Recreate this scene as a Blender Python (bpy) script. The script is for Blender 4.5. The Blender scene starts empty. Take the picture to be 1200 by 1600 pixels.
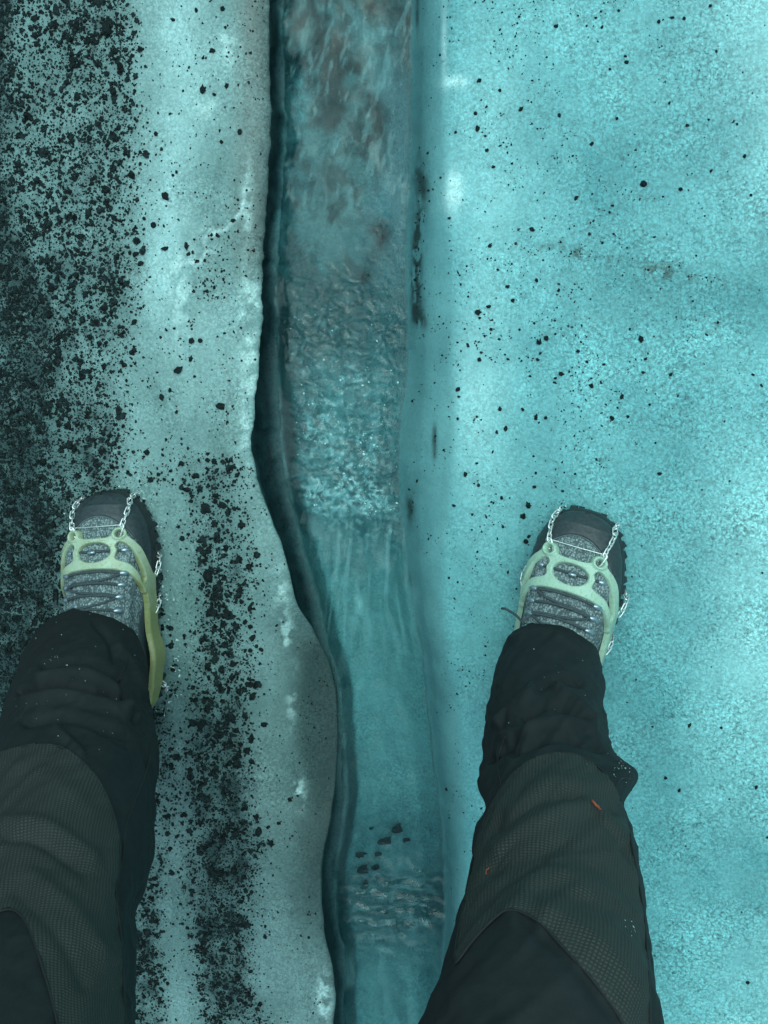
import bpy, math
import numpy as np
from mathutils import Matrix, Vector

# ------------------------------------------------------------------ camera, sky, sun
SC = bpy.context.scene
COL = SC.collection
H = 1.43                       # camera height above the ice (m)
F = 1812.0                     # focal length in units of 1/1200 of the frame width
NX, NY = 900.0, 500.0          # where straight down falls in the 1200x1600 frame
_f = np.array([-(NX - 600) / F, -(800 - NY) / F, -1.0]); FWD = _f / np.linalg.norm(_f)
RIGHT = np.cross(FWD, [0, 1, 0]); RIGHT /= np.linalg.norm(RIGHT)
UP = np.cross(RIGHT, FWD)
CAM = np.array([0.0, 0.0, H])
cam_d = bpy.data.cameras.new('camera')
cam = bpy.data.objects.new('camera', cam_d); COL.objects.link(cam)
M4 = Matrix.Identity(4)
for i in range(3):
    M4[i][0], M4[i][1], M4[i][2], M4[i][3] = RIGHT[i], UP[i], -FWD[i], CAM[i]
cam.matrix_world = M4
cam_d.sensor_fit = 'HORIZONTAL'; cam_d.sensor_width = 36.0
cam_d.lens = 36.0 * F / 1200.0
cam_d.clip_start = 0.02; cam_d.clip_end = 500
SC.camera = cam

SUN_EL, SUN_AZ = 68.0, 25.0    # azimuth clockwise from +Y: light from ahead, under cloud
W = bpy.data.worlds.new('World'); SC.world = W; W.use_nodes = True
wn, wl = W.node_tree.nodes, W.node_tree.links
wn.clear()
sky = wn.new('ShaderNodeTexSky'); sky.sky_type = 'NISHITA'; sky.sun_disc = False
sky.sun_elevation = math.radians(SUN_EL); sky.sun_rotation = math.radians(SUN_AZ)
sky.dust_density = 4.0
hs = wn.new('ShaderNodeHueSaturation'); hs.inputs['Saturation'].default_value = 0.62
bg = wn.new('ShaderNodeBackground'); bg.inputs['Strength'].default_value = 0.125
wo = wn.new('ShaderNodeOutputWorld')
wl.new(sky.outputs[0], hs.inputs['Color']); cl_ = wn.new('ShaderNodeMix'); cl_.data_type = 'RGBA'; cl_.blend_type = 'MULTIPLY'; cl_.inputs[0].default_value = 1.0; cl_.inputs[7].default_value = (0.70, 1.0, 0.96, 1)
wl.new(hs.outputs[0], cl_.inputs[6]); wl.new(cl_.outputs[2], bg.inputs['Color']); wl.new(bg.outputs[0], wo.inputs[0])
sun_d = bpy.data.lights.new('sun', 'SUN'); sun_d.energy = 1.0; sun_d.angle = math.radians(75); sun_d.color = (0.76, 0.99, 1.0)
sun = bpy.data.objects.new('sun', sun_d); COL.objects.link(sun)
_e, _a = math.radians(SUN_EL), math.radians(SUN_AZ)
sdir = Vector((math.cos(_e) * math.sin(_a), math.cos(_e) * math.cos(_a), math.sin(_e)))
sun.rotation_euler = sdir.to_track_quat('Z', 'Y').to_euler()
sun.location = sdir * 6
vs = SC.view_settings
vs.view_transform = 'Standard'; vs.look = 'None'; vs.gamma = 1.0; vs.use_curve_mapping = False
vs.exposure = 0.30
SC.render.engine = 'CYCLES'
SC.cycles.use_denoising = True
SC.cycles.max_bounces = 6; SC.cycles.diffuse_bounces = 3; SC.cycles.glossy_bounces = 3; SC.cycles.transmission_bounces = 6

# ------------------------------------------------------------------ helpers
rng = np.random.default_rng(11)

def G(px, py, z):
    """world point at height z seen at frame position (px, py) of the 1200x1600 photograph"""
    px, py, z = np.broadcast_arrays(np.asarray(px, float), np.asarray(py, float), np.asarray(z, float))
    d = RIGHT * ((px - 600) / F)[..., None] + UP * ((800 - py) / F)[..., None] + FWD
    t = (z - H) / d[..., 2]
    return CAM + d * t[..., None]

def proj(P):
    q = np.asarray(P) - CAM
    w = q @ FWD
    return 600 + F * (q @ RIGHT) / w, 800 - F * (q @ UP) / w

def sstep(a, b, x):
    t = np.clip((np.asarray(x, float) - a) / (b - a), 0, 1)   # a > b gives a falling step
    return t * t * (3 - 2 * t)

def _hash(ix, iy, seed):
    n = (ix.astype(np.int64) * 374761393 + iy.astype(np.int64) * 668265263 + seed * 1442695041) & 0xFFFFFFFF
    n = ((n ^ (n >> 13)) * 1274126177) & 0xFFFFFFFF
    n = ((n ^ (n >> 16)) * 2246822519) & 0xFFFFFFFF
    return ((n ^ (n >> 15)) & 0xFFFFFF) / float(0xFFFFFF)

def vnoise(x, y, seed=0):
    x = np.asarray(x, float); y = np.asarray(y, float)
    x, y = np.broadcast_arrays(x, y)
    ix = np.floor(x); iy = np.floor(y); fx = x - ix; fy = y - iy
    fx = fx * fx * fx * (fx * (fx * 6 - 15) + 10); fy = fy * fy * fy * (fy * (fy * 6 - 15) + 10)
    a = _hash(ix, iy, seed); b = _hash(ix + 1, iy, seed); c = _hash(ix, iy + 1, seed); d = _hash(ix + 1, iy + 1, seed)
    return (a * (1 - fx) + b * fx) * (1 - fy) + (c * (1 - fx) + d * fx) * fy

def fbm(x, y, octv=4, seed=0, gain=0.5):
    s = 0; a = 1.0; t = 0
    x = np.asarray(x, float); y = np.asarray(y, float)
    for o in range(octv):
        s = s + a * vnoise(x * 0.8 + y * 0.6 + o * 17.3, -x * 0.6 + y * 0.8 + o * 9.1, seed + o); t += a
        a *= gain; x = x * 2.03; y = y * 2.03
    return s / t

def ridged(x, y, octv=3, seed=0):
    s = 0; a = 1.0; t = 0
    for o in range(octv):
        s = s + a * (1 - np.abs(2 * vnoise(x + o * 5.7, y - o * 3.1, seed + o) - 1)); t += a
        a *= 0.55; x = x * 2.1; y = y * 2.1
    return s / t

def tab(y, pts, k=1):
    p = np.array(pts, float)
    return np.interp(y, p[:, 0], p[:, k])

def smooth_poly(pts, n=12, closed=True):
    """Catmull-Rom through the points"""
    p = np.array(pts, float)
    if closed:
        q = np.vstack([p[-1], p, p[0], p[1]])
    else:
        q = np.vstack([2 * p[0] - p[1], p, 2 * p[-1] - p[-2]])
    out = []
    for i in range(1, len(q) - 2):
        t = np.linspace(0, 1, n, endpoint=False)[:, None]
        p0, p1, p2, p3 = q[i - 1], q[i], q[i + 1], q[i + 2]
        out.append(0.5 * (2 * p1 + (p2 - p0) * t + (2 * p0 - 5 * p1 + 4 * p2 - p3) * t ** 2 + (3 * p1 - p0 - 3 * p2 + p3) * t ** 3))
    out = np.vstack(out)
    if not closed:
        out = np.vstack([out, p[-1]])
    return out

def seg_dist(x, y, poly, closed=False):
    """distance from points to a polyline"""
    p = np.array(poly, float)
    if closed:
        p = np.vstack([p, p[:1]])
    best = np.full(np.shape(x), 1e9)
    for a, b in zip(p[:-1], p[1:]):
        d = b - a; L = max(float(d @ d), 1e-18)
        t = np.clip(((x - a[0]) * d[0] + (y - a[1]) * d[1]) / L, 0, 1)
        best = np.minimum(best, np.hypot(x - a[0] - t * d[0], y - a[1] - t * d[1]))
    return best

def in_poly(x, y, poly):
    p = np.array(poly, float); c = np.zeros(np.shape(x), bool); n = len(p); j = n - 1
    for i in range(n):
        xi, yi = p[i]; xj, yj = p[j]
        if yi != yj:
            c ^= ((yi > y) != (yj > y)) & (x < (xj - xi) * (y - yi) / (yj - yi) + xi)
        j = i
    return c

def sdf_poly(x, y, poly):
    d = seg_dist(x, y, poly, True)
    return np.where(in_poly(x, y, poly), -d, d)

def mesh_np(name, V, faces, mats=(), smooth=True, cols=None, uv=None):
    """mesh from arrays; faces is (n,3) or (n,4)"""
    me = bpy.data.meshes.new(name)
    V = np.ascontiguousarray(V, dtype=np.float32).reshape(-1, 3)
    fcs = np.ascontiguousarray(faces, dtype=np.int32); n, k = fcs.shape
    me.vertices.add(len(V)); me.vertices.foreach_set('co', V.ravel())
    me.loops.add(n * k); me.loops.foreach_set('vertex_index', fcs.ravel())
    me.polygons.add(n)
    me.polygons.foreach_set('loop_start', np.arange(0, n * k, k, dtype=np.int32))
    me.polygons.foreach_set('loop_total', np.full(n, k, dtype=np.int32))
    me.polygons.foreach_set('use_smooth', np.full(n, smooth, dtype=bool))
    if uv is not None:
        l = me.uv_layers.new(name='UVMap')
        l.data.foreach_set('uv', np.ascontiguousarray(uv, dtype=np.float32)[fcs.ravel()].ravel())
    for cn, c in (cols or {}).items():
        at = me.attributes.new(cn, 'FLOAT_COLOR', 'POINT')
        c = np.asarray(c, np.float32)
        if c.ndim == 1:
            c = np.stack([c, c, c], 1)
        at.data.foreach_set('color', np.concatenate([c, np.ones((len(c), 1), np.float32)], 1).ravel())
    me.update(calc_edges=True); me.validate()
    for m in mats:
        me.materials.append(m)
    return me

def grid_faces(nr, nc, wrap=False):
    r = np.arange(nr - 1)[:, None]
    c = np.arange(nc if wrap else nc - 1)[None, :]
    c2 = (c + 1) % nc
    return np.stack([r * nc + c, r * nc + c2, (r + 1) * nc + c2, (r + 1) * nc + c], -1).reshape(-1, 4)

def obj(name, me, parent=None):
    o = bpy.data.objects.new(name, me); COL.objects.link(o)
    if parent is not None:
        o.parent = parent
    return o

def empty(name, loc=(0, 0, 0)):
    o = bpy.data.objects.new(name, None); COL.objects.link(o); o.location = loc
    o.empty_display_size = 0.05
    return o

def tag(o, label=None, cat=None, group=None, kind=None):
    if label: o['label'] = label
    if cat: o['category'] = cat
    if group: o['group'] = group
    if kind: o['kind'] = kind
    return o

def tube(path, r, nseg=8, closed=False, flat=1.0, ref=None):
    """V, F of a tube along a path; r scalar or per point; flat squashes along the reference normal"""
    P = np.array(path, float); n = len(P)
    if closed:
        T = np.roll(P, -1, 0) - np.roll(P, 1, 0)
    else:
        T = np.gradient(P, axis=0)
    T /= np.linalg.norm(T, axis=1)[:, None] + 1e-12
    R = np.broadcast_to(np.asarray(r, float), (n,))
    ref = np.array([0, 0, 1.0]) if ref is None else np.asarray(ref, float)
    if ref.ndim == 1:
        ref = np.broadcast_to(ref, P.shape)
    B = np.cross(T, ref)
    bl = np.linalg.norm(B, axis=1); bad = bl < 1e-4
    B[bad] = np.cross(T[bad], [1.0, 0.1, 0]); B /= np.linalg.norm(B, axis=1)[:, None]
    for i in range(1, n):
        if B[i] @ B[i - 1] < 0 and not bad[i]:
            B[i] = -B[i]
    N = np.cross(B, T)
    a = np.linspace(0, 2 * np.pi, nseg, endpoint=False)
    V = P[:, None] + R[:, None, None] * (np.cos(a)[None, :, None] * B[:, None] + flat * np.sin(a)[None, :, None] * N[:, None])
    Fc = grid_faces(n, nseg, True)
    if closed:
        c = np.arange(nseg); c2 = (c + 1) % nseg
        Fc = np.vstack([Fc, np.stack([(n - 1) * nseg + c, (n - 1) * nseg + c2, c2, c], 1)])
        return V.reshape(-1, 3), Fc
    V = V.reshape(-1, 3)
    k = len(V)
    V = np.vstack([V, P[0], P[-1]])
    c = np.arange(nseg); c2 = (c + 1) % nseg
    cap0 = np.stack([c2, c, np.full(nseg, k), np.full(nseg, k)], 1)
    cap1 = np.stack([(n - 1) * nseg + c, (n - 1) * nseg + c2, np.full(nseg, k + 1), np.full(nseg, k + 1)], 1)
    return V, np.vstack([Fc, cap0, cap1])

def tri(Fq):
    """quads (with possible repeated last corner) to triangles"""
    a = Fq[:, [0, 1, 2]]; b = Fq[:, [0, 2, 3]]
    b = b[(b[:, 1] != b[:, 2]) & (b[:, 0] != b[:, 2])]
    return np.vstack([a, b])

def join(parts):
    V = []; Fl = []; k = 0
    for v, f in parts:
        V.append(v); Fl.append(tri(f) + k if f.shape[1] == 4 else f + k); k += len(v)
    return np.vstack(V), np.vstack(Fl)

# ------------------------------------------------------------------ materials
class NT:
    def __init__(self, name):
        self.m = bpy.data.materials.new(name); self.m.use_nodes = True
        self.t = self.m.node_tree; self.n = self.t.nodes; self.l = self.t.links
        self.b = self.n['Principled BSDF']; self.out = self.n['Material Output']
    def new(self, t, **kw):
        nd = self.n.new('ShaderNode' + t)
        for k, v in kw.items():
            if k in nd.inputs: nd.inputs[k].default_value = v
            else: setattr(nd, k, v)
        return nd
    def link(self, a, b): self.l.new(a, b)
    def coord(self, kind='Object', scale=None):
        tc = self.new('TexCoord')
        if scale is None: return tc.outputs[kind]
        mp = self.new('Mapping'); mp.inputs['Scale'].default_value = scale
        self.link(tc.outputs[kind], mp.inputs['Vector']); return mp.outputs[0]
    def noise(self, vec, scale, detail=3.0, rough=0.55):
        nd = self.new('TexNoise'); nd.inputs['Scale'].default_value = scale
        nd.inputs['Detail'].default_value = detail; nd.inputs['Roughness'].default_value = rough
        self.link(vec, nd.inputs['Vector']); return nd.outputs['Fac']
    def rng(self, v, a, b, c, d):
        nd = self.new('MapRange'); nd.inputs[1].default_value = a; nd.inputs[2].default_value = b
        nd.inputs[3].default_value = c; nd.inputs[4].default_value = d
        self.link(v, nd.inputs[0]); return nd.outputs[0]
    def math(self, op, a, b=None):
        nd = self.new('Math', operation=op)
        for i, v in enumerate((a, b)):
            if v is None: continue
            if isinstance(v, (int, float)): nd.inputs[i].default_value = v
            else: self.link(v, nd.inputs[i])
        return nd.outputs[0]
    def mix(self, fac, a, b, mode='MIX'):
        nd = self.new('Mix', data_type='RGBA', blend_type=mode)
        for i, v in ((0, fac), (6, a), (7, b)):
            if isinstance(v, (int, float)): nd.inputs[i].default_value = v
            elif isinstance(v, tuple): nd.inputs[i].default_value = (*v, 1)
            else: self.link(v, nd.inputs[i])
        return nd.outputs[2]
    def attr(self, name):
        nd = self.new('Attribute'); nd.attribute_name = name; return nd
    def bump(self, h, strength, dist, prev=None):
        nd = self.new('Bump'); nd.inputs['Strength'].default_value = strength; nd.inputs['Distance'].default_value = dist
        self.link(h, nd.inputs['Height'])
        if prev is not None: self.link(prev, nd.inputs['Normal'])
        return nd.outputs[0]
    def set(self, **kw):
        for k, v in kw.items():
            k = k.replace('_', ' ')
            s = self.b.inputs[k]
            if isinstance(v, (int, float)): s.default_value = v
            elif isinstance(v, tuple): s.default_value = (*v, 1) if len(v) == 3 and s.type == 'RGBA' else v
            else: self.link(v, s)
        return self

def mat_ice():
    t = NT('glacier_ice')
    o = t.coord('Object')
    col = t.attr('tint').outputs['Color']; gr = t.attr('grain').outputs['Fac']
    vo = t.new('TexVoronoi', feature='F1'); vo.inputs['Scale'].default_value = 250
    wob = t.new('TexNoise'); wob.inputs['Scale'].default_value = 120; t.link(o, wob.inputs['Vector'])
    va = t.new('VectorMath', operation='SCALE'); va.inputs['Scale'].default_value = 0.010; t.link(wob.outputs['Color'], va.inputs[0])
    vb = t.new('VectorMath', operation='ADD'); t.link(o, vb.inputs[0]); t.link(va.outputs[0], vb.inputs[1])
    t.link(vb.outputs[0], vo.inputs['Vector'])
    n1 = t.noise(vb.outputs[0], 330, 4, 0.68)
    n2 = t.noise(o, 900, 2, 0.6)
    n3 = t.noise(o, 38, 4, 0.6)
    g = t.math('ADD', t.rng(vo.outputs['Distance'], 0.1, 0.75, 0.62, -0.50), t.rng(n1, 0.3, 0.72, -0.75, 0.95))
    g = t.math('ADD', g, t.rng(n2, 0.3, 0.7, -0.22, 0.22))
    n5 = t.noise(o, 11, 3, 0.6)
    g = t.math('MULTIPLY', g, t.math('MULTIPLY', gr, t.rng(n5, 0.32, 0.68, 0.45, 1.5)))
    g = t.math('ADD', g, t.rng(n3, 0.25, 0.75, 0.90, 1.10))
    g = t.math('MULTIPLY', g, t.rng(t.noise(o, 6, 4, 0.6), 0.3, 0.7, 0.91, 1.09))
    vd = t.new('TexVoronoi', feature='F1'); vd.inputs['Scale'].default_value = 420; t.link(o, vd.inputs['Vector'])
    bub = t.math('MULTIPLY', t.rng(vd.outputs['Distance'], 0.10, 0.24, 1, 0), t.rng(t.noise(o, 26, 3, 0.6), 0.52, 0.68, 0, 0.55))
    g = t.math('ADD', g, bub)
    vc = t.new('TexVoronoi', feature='DISTANCE_TO_EDGE'); vc.inputs['Scale'].default_value = 7.5
    wc = t.new('TexNoise'); wc.inputs['Scale'].default_value = 14; wc.inputs['Detail'].default_value = 4; t.link(o, wc.inputs['Vector'])
    wa = t.new('VectorMath', operation='SCALE'); wa.inputs['Scale'].default_value = 0.12; t.link(wc.outputs['Color'], wa.inputs[0])
    wb = t.new('VectorMath', operation='ADD'); t.link(o, wb.inputs[0]); t.link(wa.outputs[0], wb.inputs[1]); t.link(wb.outputs[0], vc.inputs['Vector'])
    crk = t.math('MULTIPLY', t.rng(vc.outputs['Distance'], 0.0, 0.012, 1, 0), t.rng(n5, 0.50, 0.66, 0, 0.28))
    g = t.math('ADD', g, crk)
    g = t.math('MAXIMUM', g, 0.25)
    cc = t.new('Mix', data_type='RGBA', blend_type='MULTIPLY'); cc.inputs[0].default_value = 1
    t.link(col, cc.inputs[6]); t.link(g, cc.inputs[7])
    bm = t.bump(n1, 0.35, 0.0016); bm = t.bump(n3, 0.25, 0.004, bm)
    t.set(Base_Color=cc.outputs[2], Roughness=t.rng(n1, 0.3, 0.7, 0.22, 0.5), IOR=1.31, Normal=bm)
    t.b.inputs['Subsurface Weight'].default_value = 0.0
    t.b.inputs['Subsurface Radius'].default_value = (0.3, 0.9, 1.0)
    t.b.inputs['Subsurface Scale'].default_value = 0.008
    return t.m

def mat_water():
    t = NT('meltwater')
    o = t.coord('Object', (1.0, 0.45, 1.0))
    fo = t.attr('foam').outputs['Fac']  # foam, plus painted ripple sheen and refraction lines
    n = t.noise(o, 160, 4, 0.6)
    bm = t.bump(n, 0.12, 0.002)
    t.set(Base_Color=(0.90, 0.97, 0.98), Roughness=0.03, IOR=1.33, Normal=bm)
    t.b.inputs['Transmission Weight'].default_value = 1.0
    d = t.new('BsdfPrincipled'); d.inputs['Base Color'].default_value = (0.20, 0.48, 0.50, 1); d.inputs['Roughness'].default_value = 0.25
    mx = t.new('MixShader'); t.link(fo, mx.inputs[0]); t.link(t.b.outputs[0], mx.inputs[1]); t.link(d.outputs[0], mx.inputs[2])
    t.link(mx.outputs[0], t.out.inputs['Surface'])
    return t.m

def mat_stone(name, c, rough=0.55):
    t = NT(name); o = t.coord('Object')
    n = t.noise(o, 420, 4, 0.65)
    info = t.new('ObjectInfo')
    k = t.math('MULTIPLY', t.rng(n, 0.3, 0.75, 0.5, 1.7), t.rng(t.noise(o, 130, 2, 0.5), 0.38, 0.66, 0.6, 2.1))
    cc = t.mix(1.0, c, k, 'MULTIPLY')
    t.set(Base_Color=cc, Roughness=rough, Normal=t.bump(n, 0.6, 0.0012)); t.b.inputs['Specular IOR Level'].default_value = 0.16
    return t.m

def mat_cloth():
    t = NT('black_softshell'); u = t.coord('UV')
    n = t.noise(u, 1400, 2, 0.6); n2 = t.noise(u, 60, 4, 0.6)
    cc = t.mix(t.rng(n2, 0.3, 0.75, 0, 1), (0.0092, 0.0138, 0.0152), (0.0135, 0.0192, 0.0210))
    t.set(Base_Color=cc, Roughness=0.78, Normal=t.bump(n2, 0.25, 0.004, t.bump(n, 0.25, 0.0004)))
    t.b.inputs['Sheen Weight'].default_value = 0.0; t.b.inputs['Sheen Roughness'].default_value = 0.5
    t.b.inputs['Sheen Tint'].default_value = (0.7, 0.95, 1, 1)
    t.b.inputs['Specular IOR Level'].default_value = 0.25
    return t.m

def mat_panel():
    t = NT('grey_grid_fabric')
    tc = t.new('TexCoord'); sp = t.new('SeparateXYZ'); t.link(tc.outputs['UV'], sp.inputs[0])
    P = 2 * math.pi / 0.0028
    sx = t.math('SINE', t.math('MULTIPLY', sp.outputs[0], P)); sy = t.math('SINE', t.math('MULTIPLY', sp.outputs[1], P))
    g = t.math('MULTIPLY', t.rng(sx, -1, 0.5, 0, 1), t.rng(sy, -1, 0.5, 0, 1))
    n = t.noise(tc.outputs['UV'], 45, 4, 0.6)
    a = t.mix(g, (0.0185, 0.0240, 0.0225), (0.047, 0.057, 0.0525))
    cc = t.mix(t.rng(n, 0.35, 0.7, 0.0, 0.5), a, (0.032, 0.0405, 0.0375))
    t.set(Base_Color=cc, Roughness=0.8, Normal=t.bump(g, 0.5, 0.0007))
    t.b.inputs['Specular IOR Level'].default_value = 0.25
    return t.m

def mat_simple(name, c, rough, metal=0.0, scale=200, var=0.2, bump=0.2, dist=0.0006, spec=0.5):
    t = NT(name); o = t.coord('Object'); n = t.noise(o, scale, 4, 0.6)
    cc = t.mix(1.0, c, t.rng(n, 0.3, 0.72, 1 - var, 1 + var), 'MULTIPLY')
    t.set(Base_Color=cc, Roughness=rough, Metallic=metal, Normal=t.bump(n, bump, dist))
    t.b.inputs['Specular IOR Level'].default_value = spec
    return t.m

def mat_knit():
    t = NT('grey_knit_mesh')
    tc = t.new('TexCoord'); mp = t.new('Mapping'); mp.inputs['Scale'].default_value = (1, 0.62, 1)
    t.link(tc.outputs['UV'], mp.inputs['Vector'])
    vo = t.new('TexVoronoi'); vo.inputs['Scale'].default_value = 560; vo.inputs['Randomness'].default_value = 0.75
    t.link(mp.outputs[0], vo.inputs['Vector'])
    n = t.noise(tc.outputs['UV'], 70, 3, 0.6)
    a = t.mix(t.rng(vo.outputs['Distance'], 0.12, 0.62, 1, 0), (0.062, 0.098, 0.106), (0.36, 0.47, 0.475))
    cc = t.mix(1.0, a, t.rng(n, 0.3, 0.7, 0.72, 1.2), 'MULTIPLY')
    t.set(Base_Color=cc, Roughness=0.75, Normal=t.bump(vo.outputs['Distance'], -0.7, 0.0008))
    return t.m

def mat_harness(name, ca, cb):
    t = NT(name); o = t.coord('Object'); n = t.noise(o, 55, 5, 0.65); n2 = t.noise(o, 380, 3, 0.7)
    w = t.attr('wear').outputs['Fac']
    f = t.math('MINIMUM', t.math('ADD', t.math('MULTIPLY', t.rng(n, 0.35, 0.7, 0.0, 0.8), 0.55), w), 1.0)
    cc = t.mix(f, ca, cb)
    cc = t.mix(t.rng(n2, 0.54, 0.72, 0, 0.55), cc, (0.085, 0.095, 0.045))
    t.set(Base_Color=cc, Roughness=0.38, Normal=t.bump(n2, 0.12, 0.0008))
    t.b.inputs['Subsurface Weight'].default_value = 0.15
    t.b.inputs['Subsurface Radius'].default_value = (0.6, 1.0, 0.6)
    t.b.inputs['Subsurface Scale'].default_value = 0.003
    return t.m

MT = {
    'ice': mat_ice(), 'water': mat_water(),
    'stone': mat_stone('wet_black_stone', (0.0062, 0.0125, 0.0132)),
    'grit': mat_stone('volcanic_grit', (0.0064, 0.0130, 0.0138), 0.7),
    'bedstone': mat_stone('submerged_dark_stone', (0.013, 0.036, 0.040), 0.8),
    'dirt': mat_stone('brown_silt_crumbs', (0.022, 0.028, 0.022), 0.8),
    'cloth': mat_cloth(), 'panel': mat_panel(),
    'seam': mat_simple('seam_thread', (0.006, 0.010, 0.012), 0.8),
    'knit': mat_knit(),
    'rubber': mat_simple('black_rubber', (0.012, 0.018, 0.021), 0.55, scale=300, bump=0.3),
    'cap': mat_simple('toe_cap_rubber', (0.026, 0.042, 0.047), 0.5, scale=260, var=0.35, bump=0.25),
    'overlay': mat_simple('grey_overlay', (0.10, 0.145, 0.16), 0.6, scale=350, var=0.25, bump=0.3),
    'lace': mat_simple('dark_lace', (0.045, 0.070, 0.080), 0.75, scale=900, var=0.9, bump=0.8, dist=0.0008),
    'metal': mat_simple('steel', (0.80, 0.86, 0.84), 0.34, 0.85, scale=300, var=0.2),
    'hook': mat_simple('lace_hook_metal', (0.36, 0.46, 0.52), 0.3, 0.8, scale=300, var=0.2),
    'harL': mat_harness('olive_elastomer', (0.42, 0.55, 0.415), (0.225, 0.255, 0.105)),
    'harR': mat_harness('pale_green_elastomer', (0.39, 0.60, 0.48), (0.29, 0.42, 0.30)),
    'fibre': mat_simple('orange_fibre', (0.26, 0.060, 0.03), 0.7, scale=800),
    'crumb': mat_simple('crushed_ice', (0.50, 0.66, 0.66), 0.25, scale=500),
    'fleck': mat_simple('ice_fleck', (0.30, 0.40, 0.40), 0.3, scale=500),
    'foam': mat_simple('foam_bubble', (0.42, 0.72, 0.74), 0.12, scale=500, spec=0.8),
}

# ------------------------------------------------------------------ the glacier: banks, channel and bed as one sheet
ZW = -0.070                                  # water level
#        py   lip  wall/water  right water  right shelf end, roll width
ROWS = [(-500, 420, 436, 655, 705, 12), (0, 420, 436, 651, 700, 12), (100, 422, 437, 652, 696, 12), (200, 424, 434, 645, 692, 12),
        (300, 418, 430, 641, 696, 12), (400, 413, 428, 638, 702, 12), (450, 411, 430, 640, 705, 12), (500, 408, 431, 642, 706, 14),
        (600, 403, 435, 640, 706, 16), (650, 398, 437, 632, 706, 18), (700, 393, 441, 628, 706, 20), (750, 402, 449, 626, 702, 22),
        (800, 420, 459, 630, 698, 24), (850, 440, 471, 640, 692, 24), (900, 454, 485, 648, 690, 26), (950, 463, 500, 655, 692, 34),
        (1000, 480, 508, 662, 696, 55), (1050, 503, 526, 669, 703, 66), (1100, 513, 533, 676, 711, 70), (1150, 517, 537, 681, 716, 66),
        (1200, 519, 540, 686, 720, 60), (1250, 517, 541, 690, 724, 50), (1300, 513, 534, 694, 727, 40), (1350, 503, 525, 697, 729, 30),
        (1400, 500, 522, 698, 729, 24), (1450, 506, 523, 697, 726, 24), (1500, 517, 528, 695, 721, 26), (1550, 523, 531, 692, 717, 28),
        (1600, 522, 529, 690, 714, 28), (2200, 530, 540, 690, 715, 28)]
R_ = np.array(ROWS, float)
ZLIP = -0.012
def _col(k, z):
    p = G(R_[:, k], R_[:, 0], z); o = np.argsort(p[:, 1]); return p[o, 1], p[o, 0]
_L, _Wt, _Rt, _S = _col(1, ZLIP), _col(2, ZW), _col(3, ZW), _col(4, -0.006)
_roll = (_L[0], (R_[:, 5] / 1250.0)[np.argsort(G(R_[:, 1], R_[:, 0], ZLIP)[:, 1])])
def _sm(tb, y):
    return (np.interp(y - 0.012, *tb) + 2 * np.interp(y, *tb) + np.interp(y + 0.012, *tb)) / 4
def edge_L(y): return _sm(_L, y) + 0.006 * (fbm(y * 18, 3.3, 3, 5) - 0.5) + 0.0090 * (fbm(y * 55, 7.7, 4, 8, .6) - 0.5) * np.exp(-((y - .02) / .26) ** 2)
def edge_W(y): return np.maximum(_sm(_Wt, y) + 0.006 * (fbm(y * 30, 13.3, 3, 15) - 0.5), edge_L(y) + 0.004)
def edge_R(y): return _sm(_Rt, y) + 0.013 * (fbm(y * 15, 23.3, 4, 25) - 0.5)
def edge_S(y): return _sm(_S, y)
def undul(x, y): return 0.010 * (fbm(x * 6, y * 6, 3, 41) - 0.5) + 0.0022 * (fbm(x * 45, y * 45, 3, 51) - 0.5)
def flat_mask(x, y):
    """1 where the boots stand: no undulation there"""
    m = 0
    for (a, b) in BOOT_SPOTS:
        m = np.maximum(m, 1 - sstep(0.13, 0.26, np.hypot(x - a, (y - b) * 0.7)))
    return m
BOOT_SPOTS = [tuple(G(185, 920, 0.0)[:2]), tuple(G(890, 950, 0.0)[:2])]
def z_left(x, y):
    d = np.maximum(edge_L(y) - x, 0); r = _sm(_roll, y) * 1.6
    return undul(x, y) * (1 - flat_mask(x, y)) * sstep(0.0, 0.05, d) - 0.012 * np.exp(-d / np.maximum(r * 0.6, 0.012)) - (0.55 * r) * np.exp(-(d / r) ** 2) * sstep(.025, .07, r)
def z_right(x, y):
    xr, xs = edge_R(y), edge_S(y)
    t = (x - xr) / np.maximum(xs - xr, 0.01)
    prof = ZW + (0 - ZW) * (1 - np.exp(-np.maximum(t, 0) * 2.1 - 0.9 * np.maximum(t, 0) ** 2))
    d = np.maximum(x - xs, 0)
    return np.where(t < 0, ZW, prof) + (undul(x, y) * (1 - flat_mask(x, y))) * sstep(-0.03, 0.05, x - xs)

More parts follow.
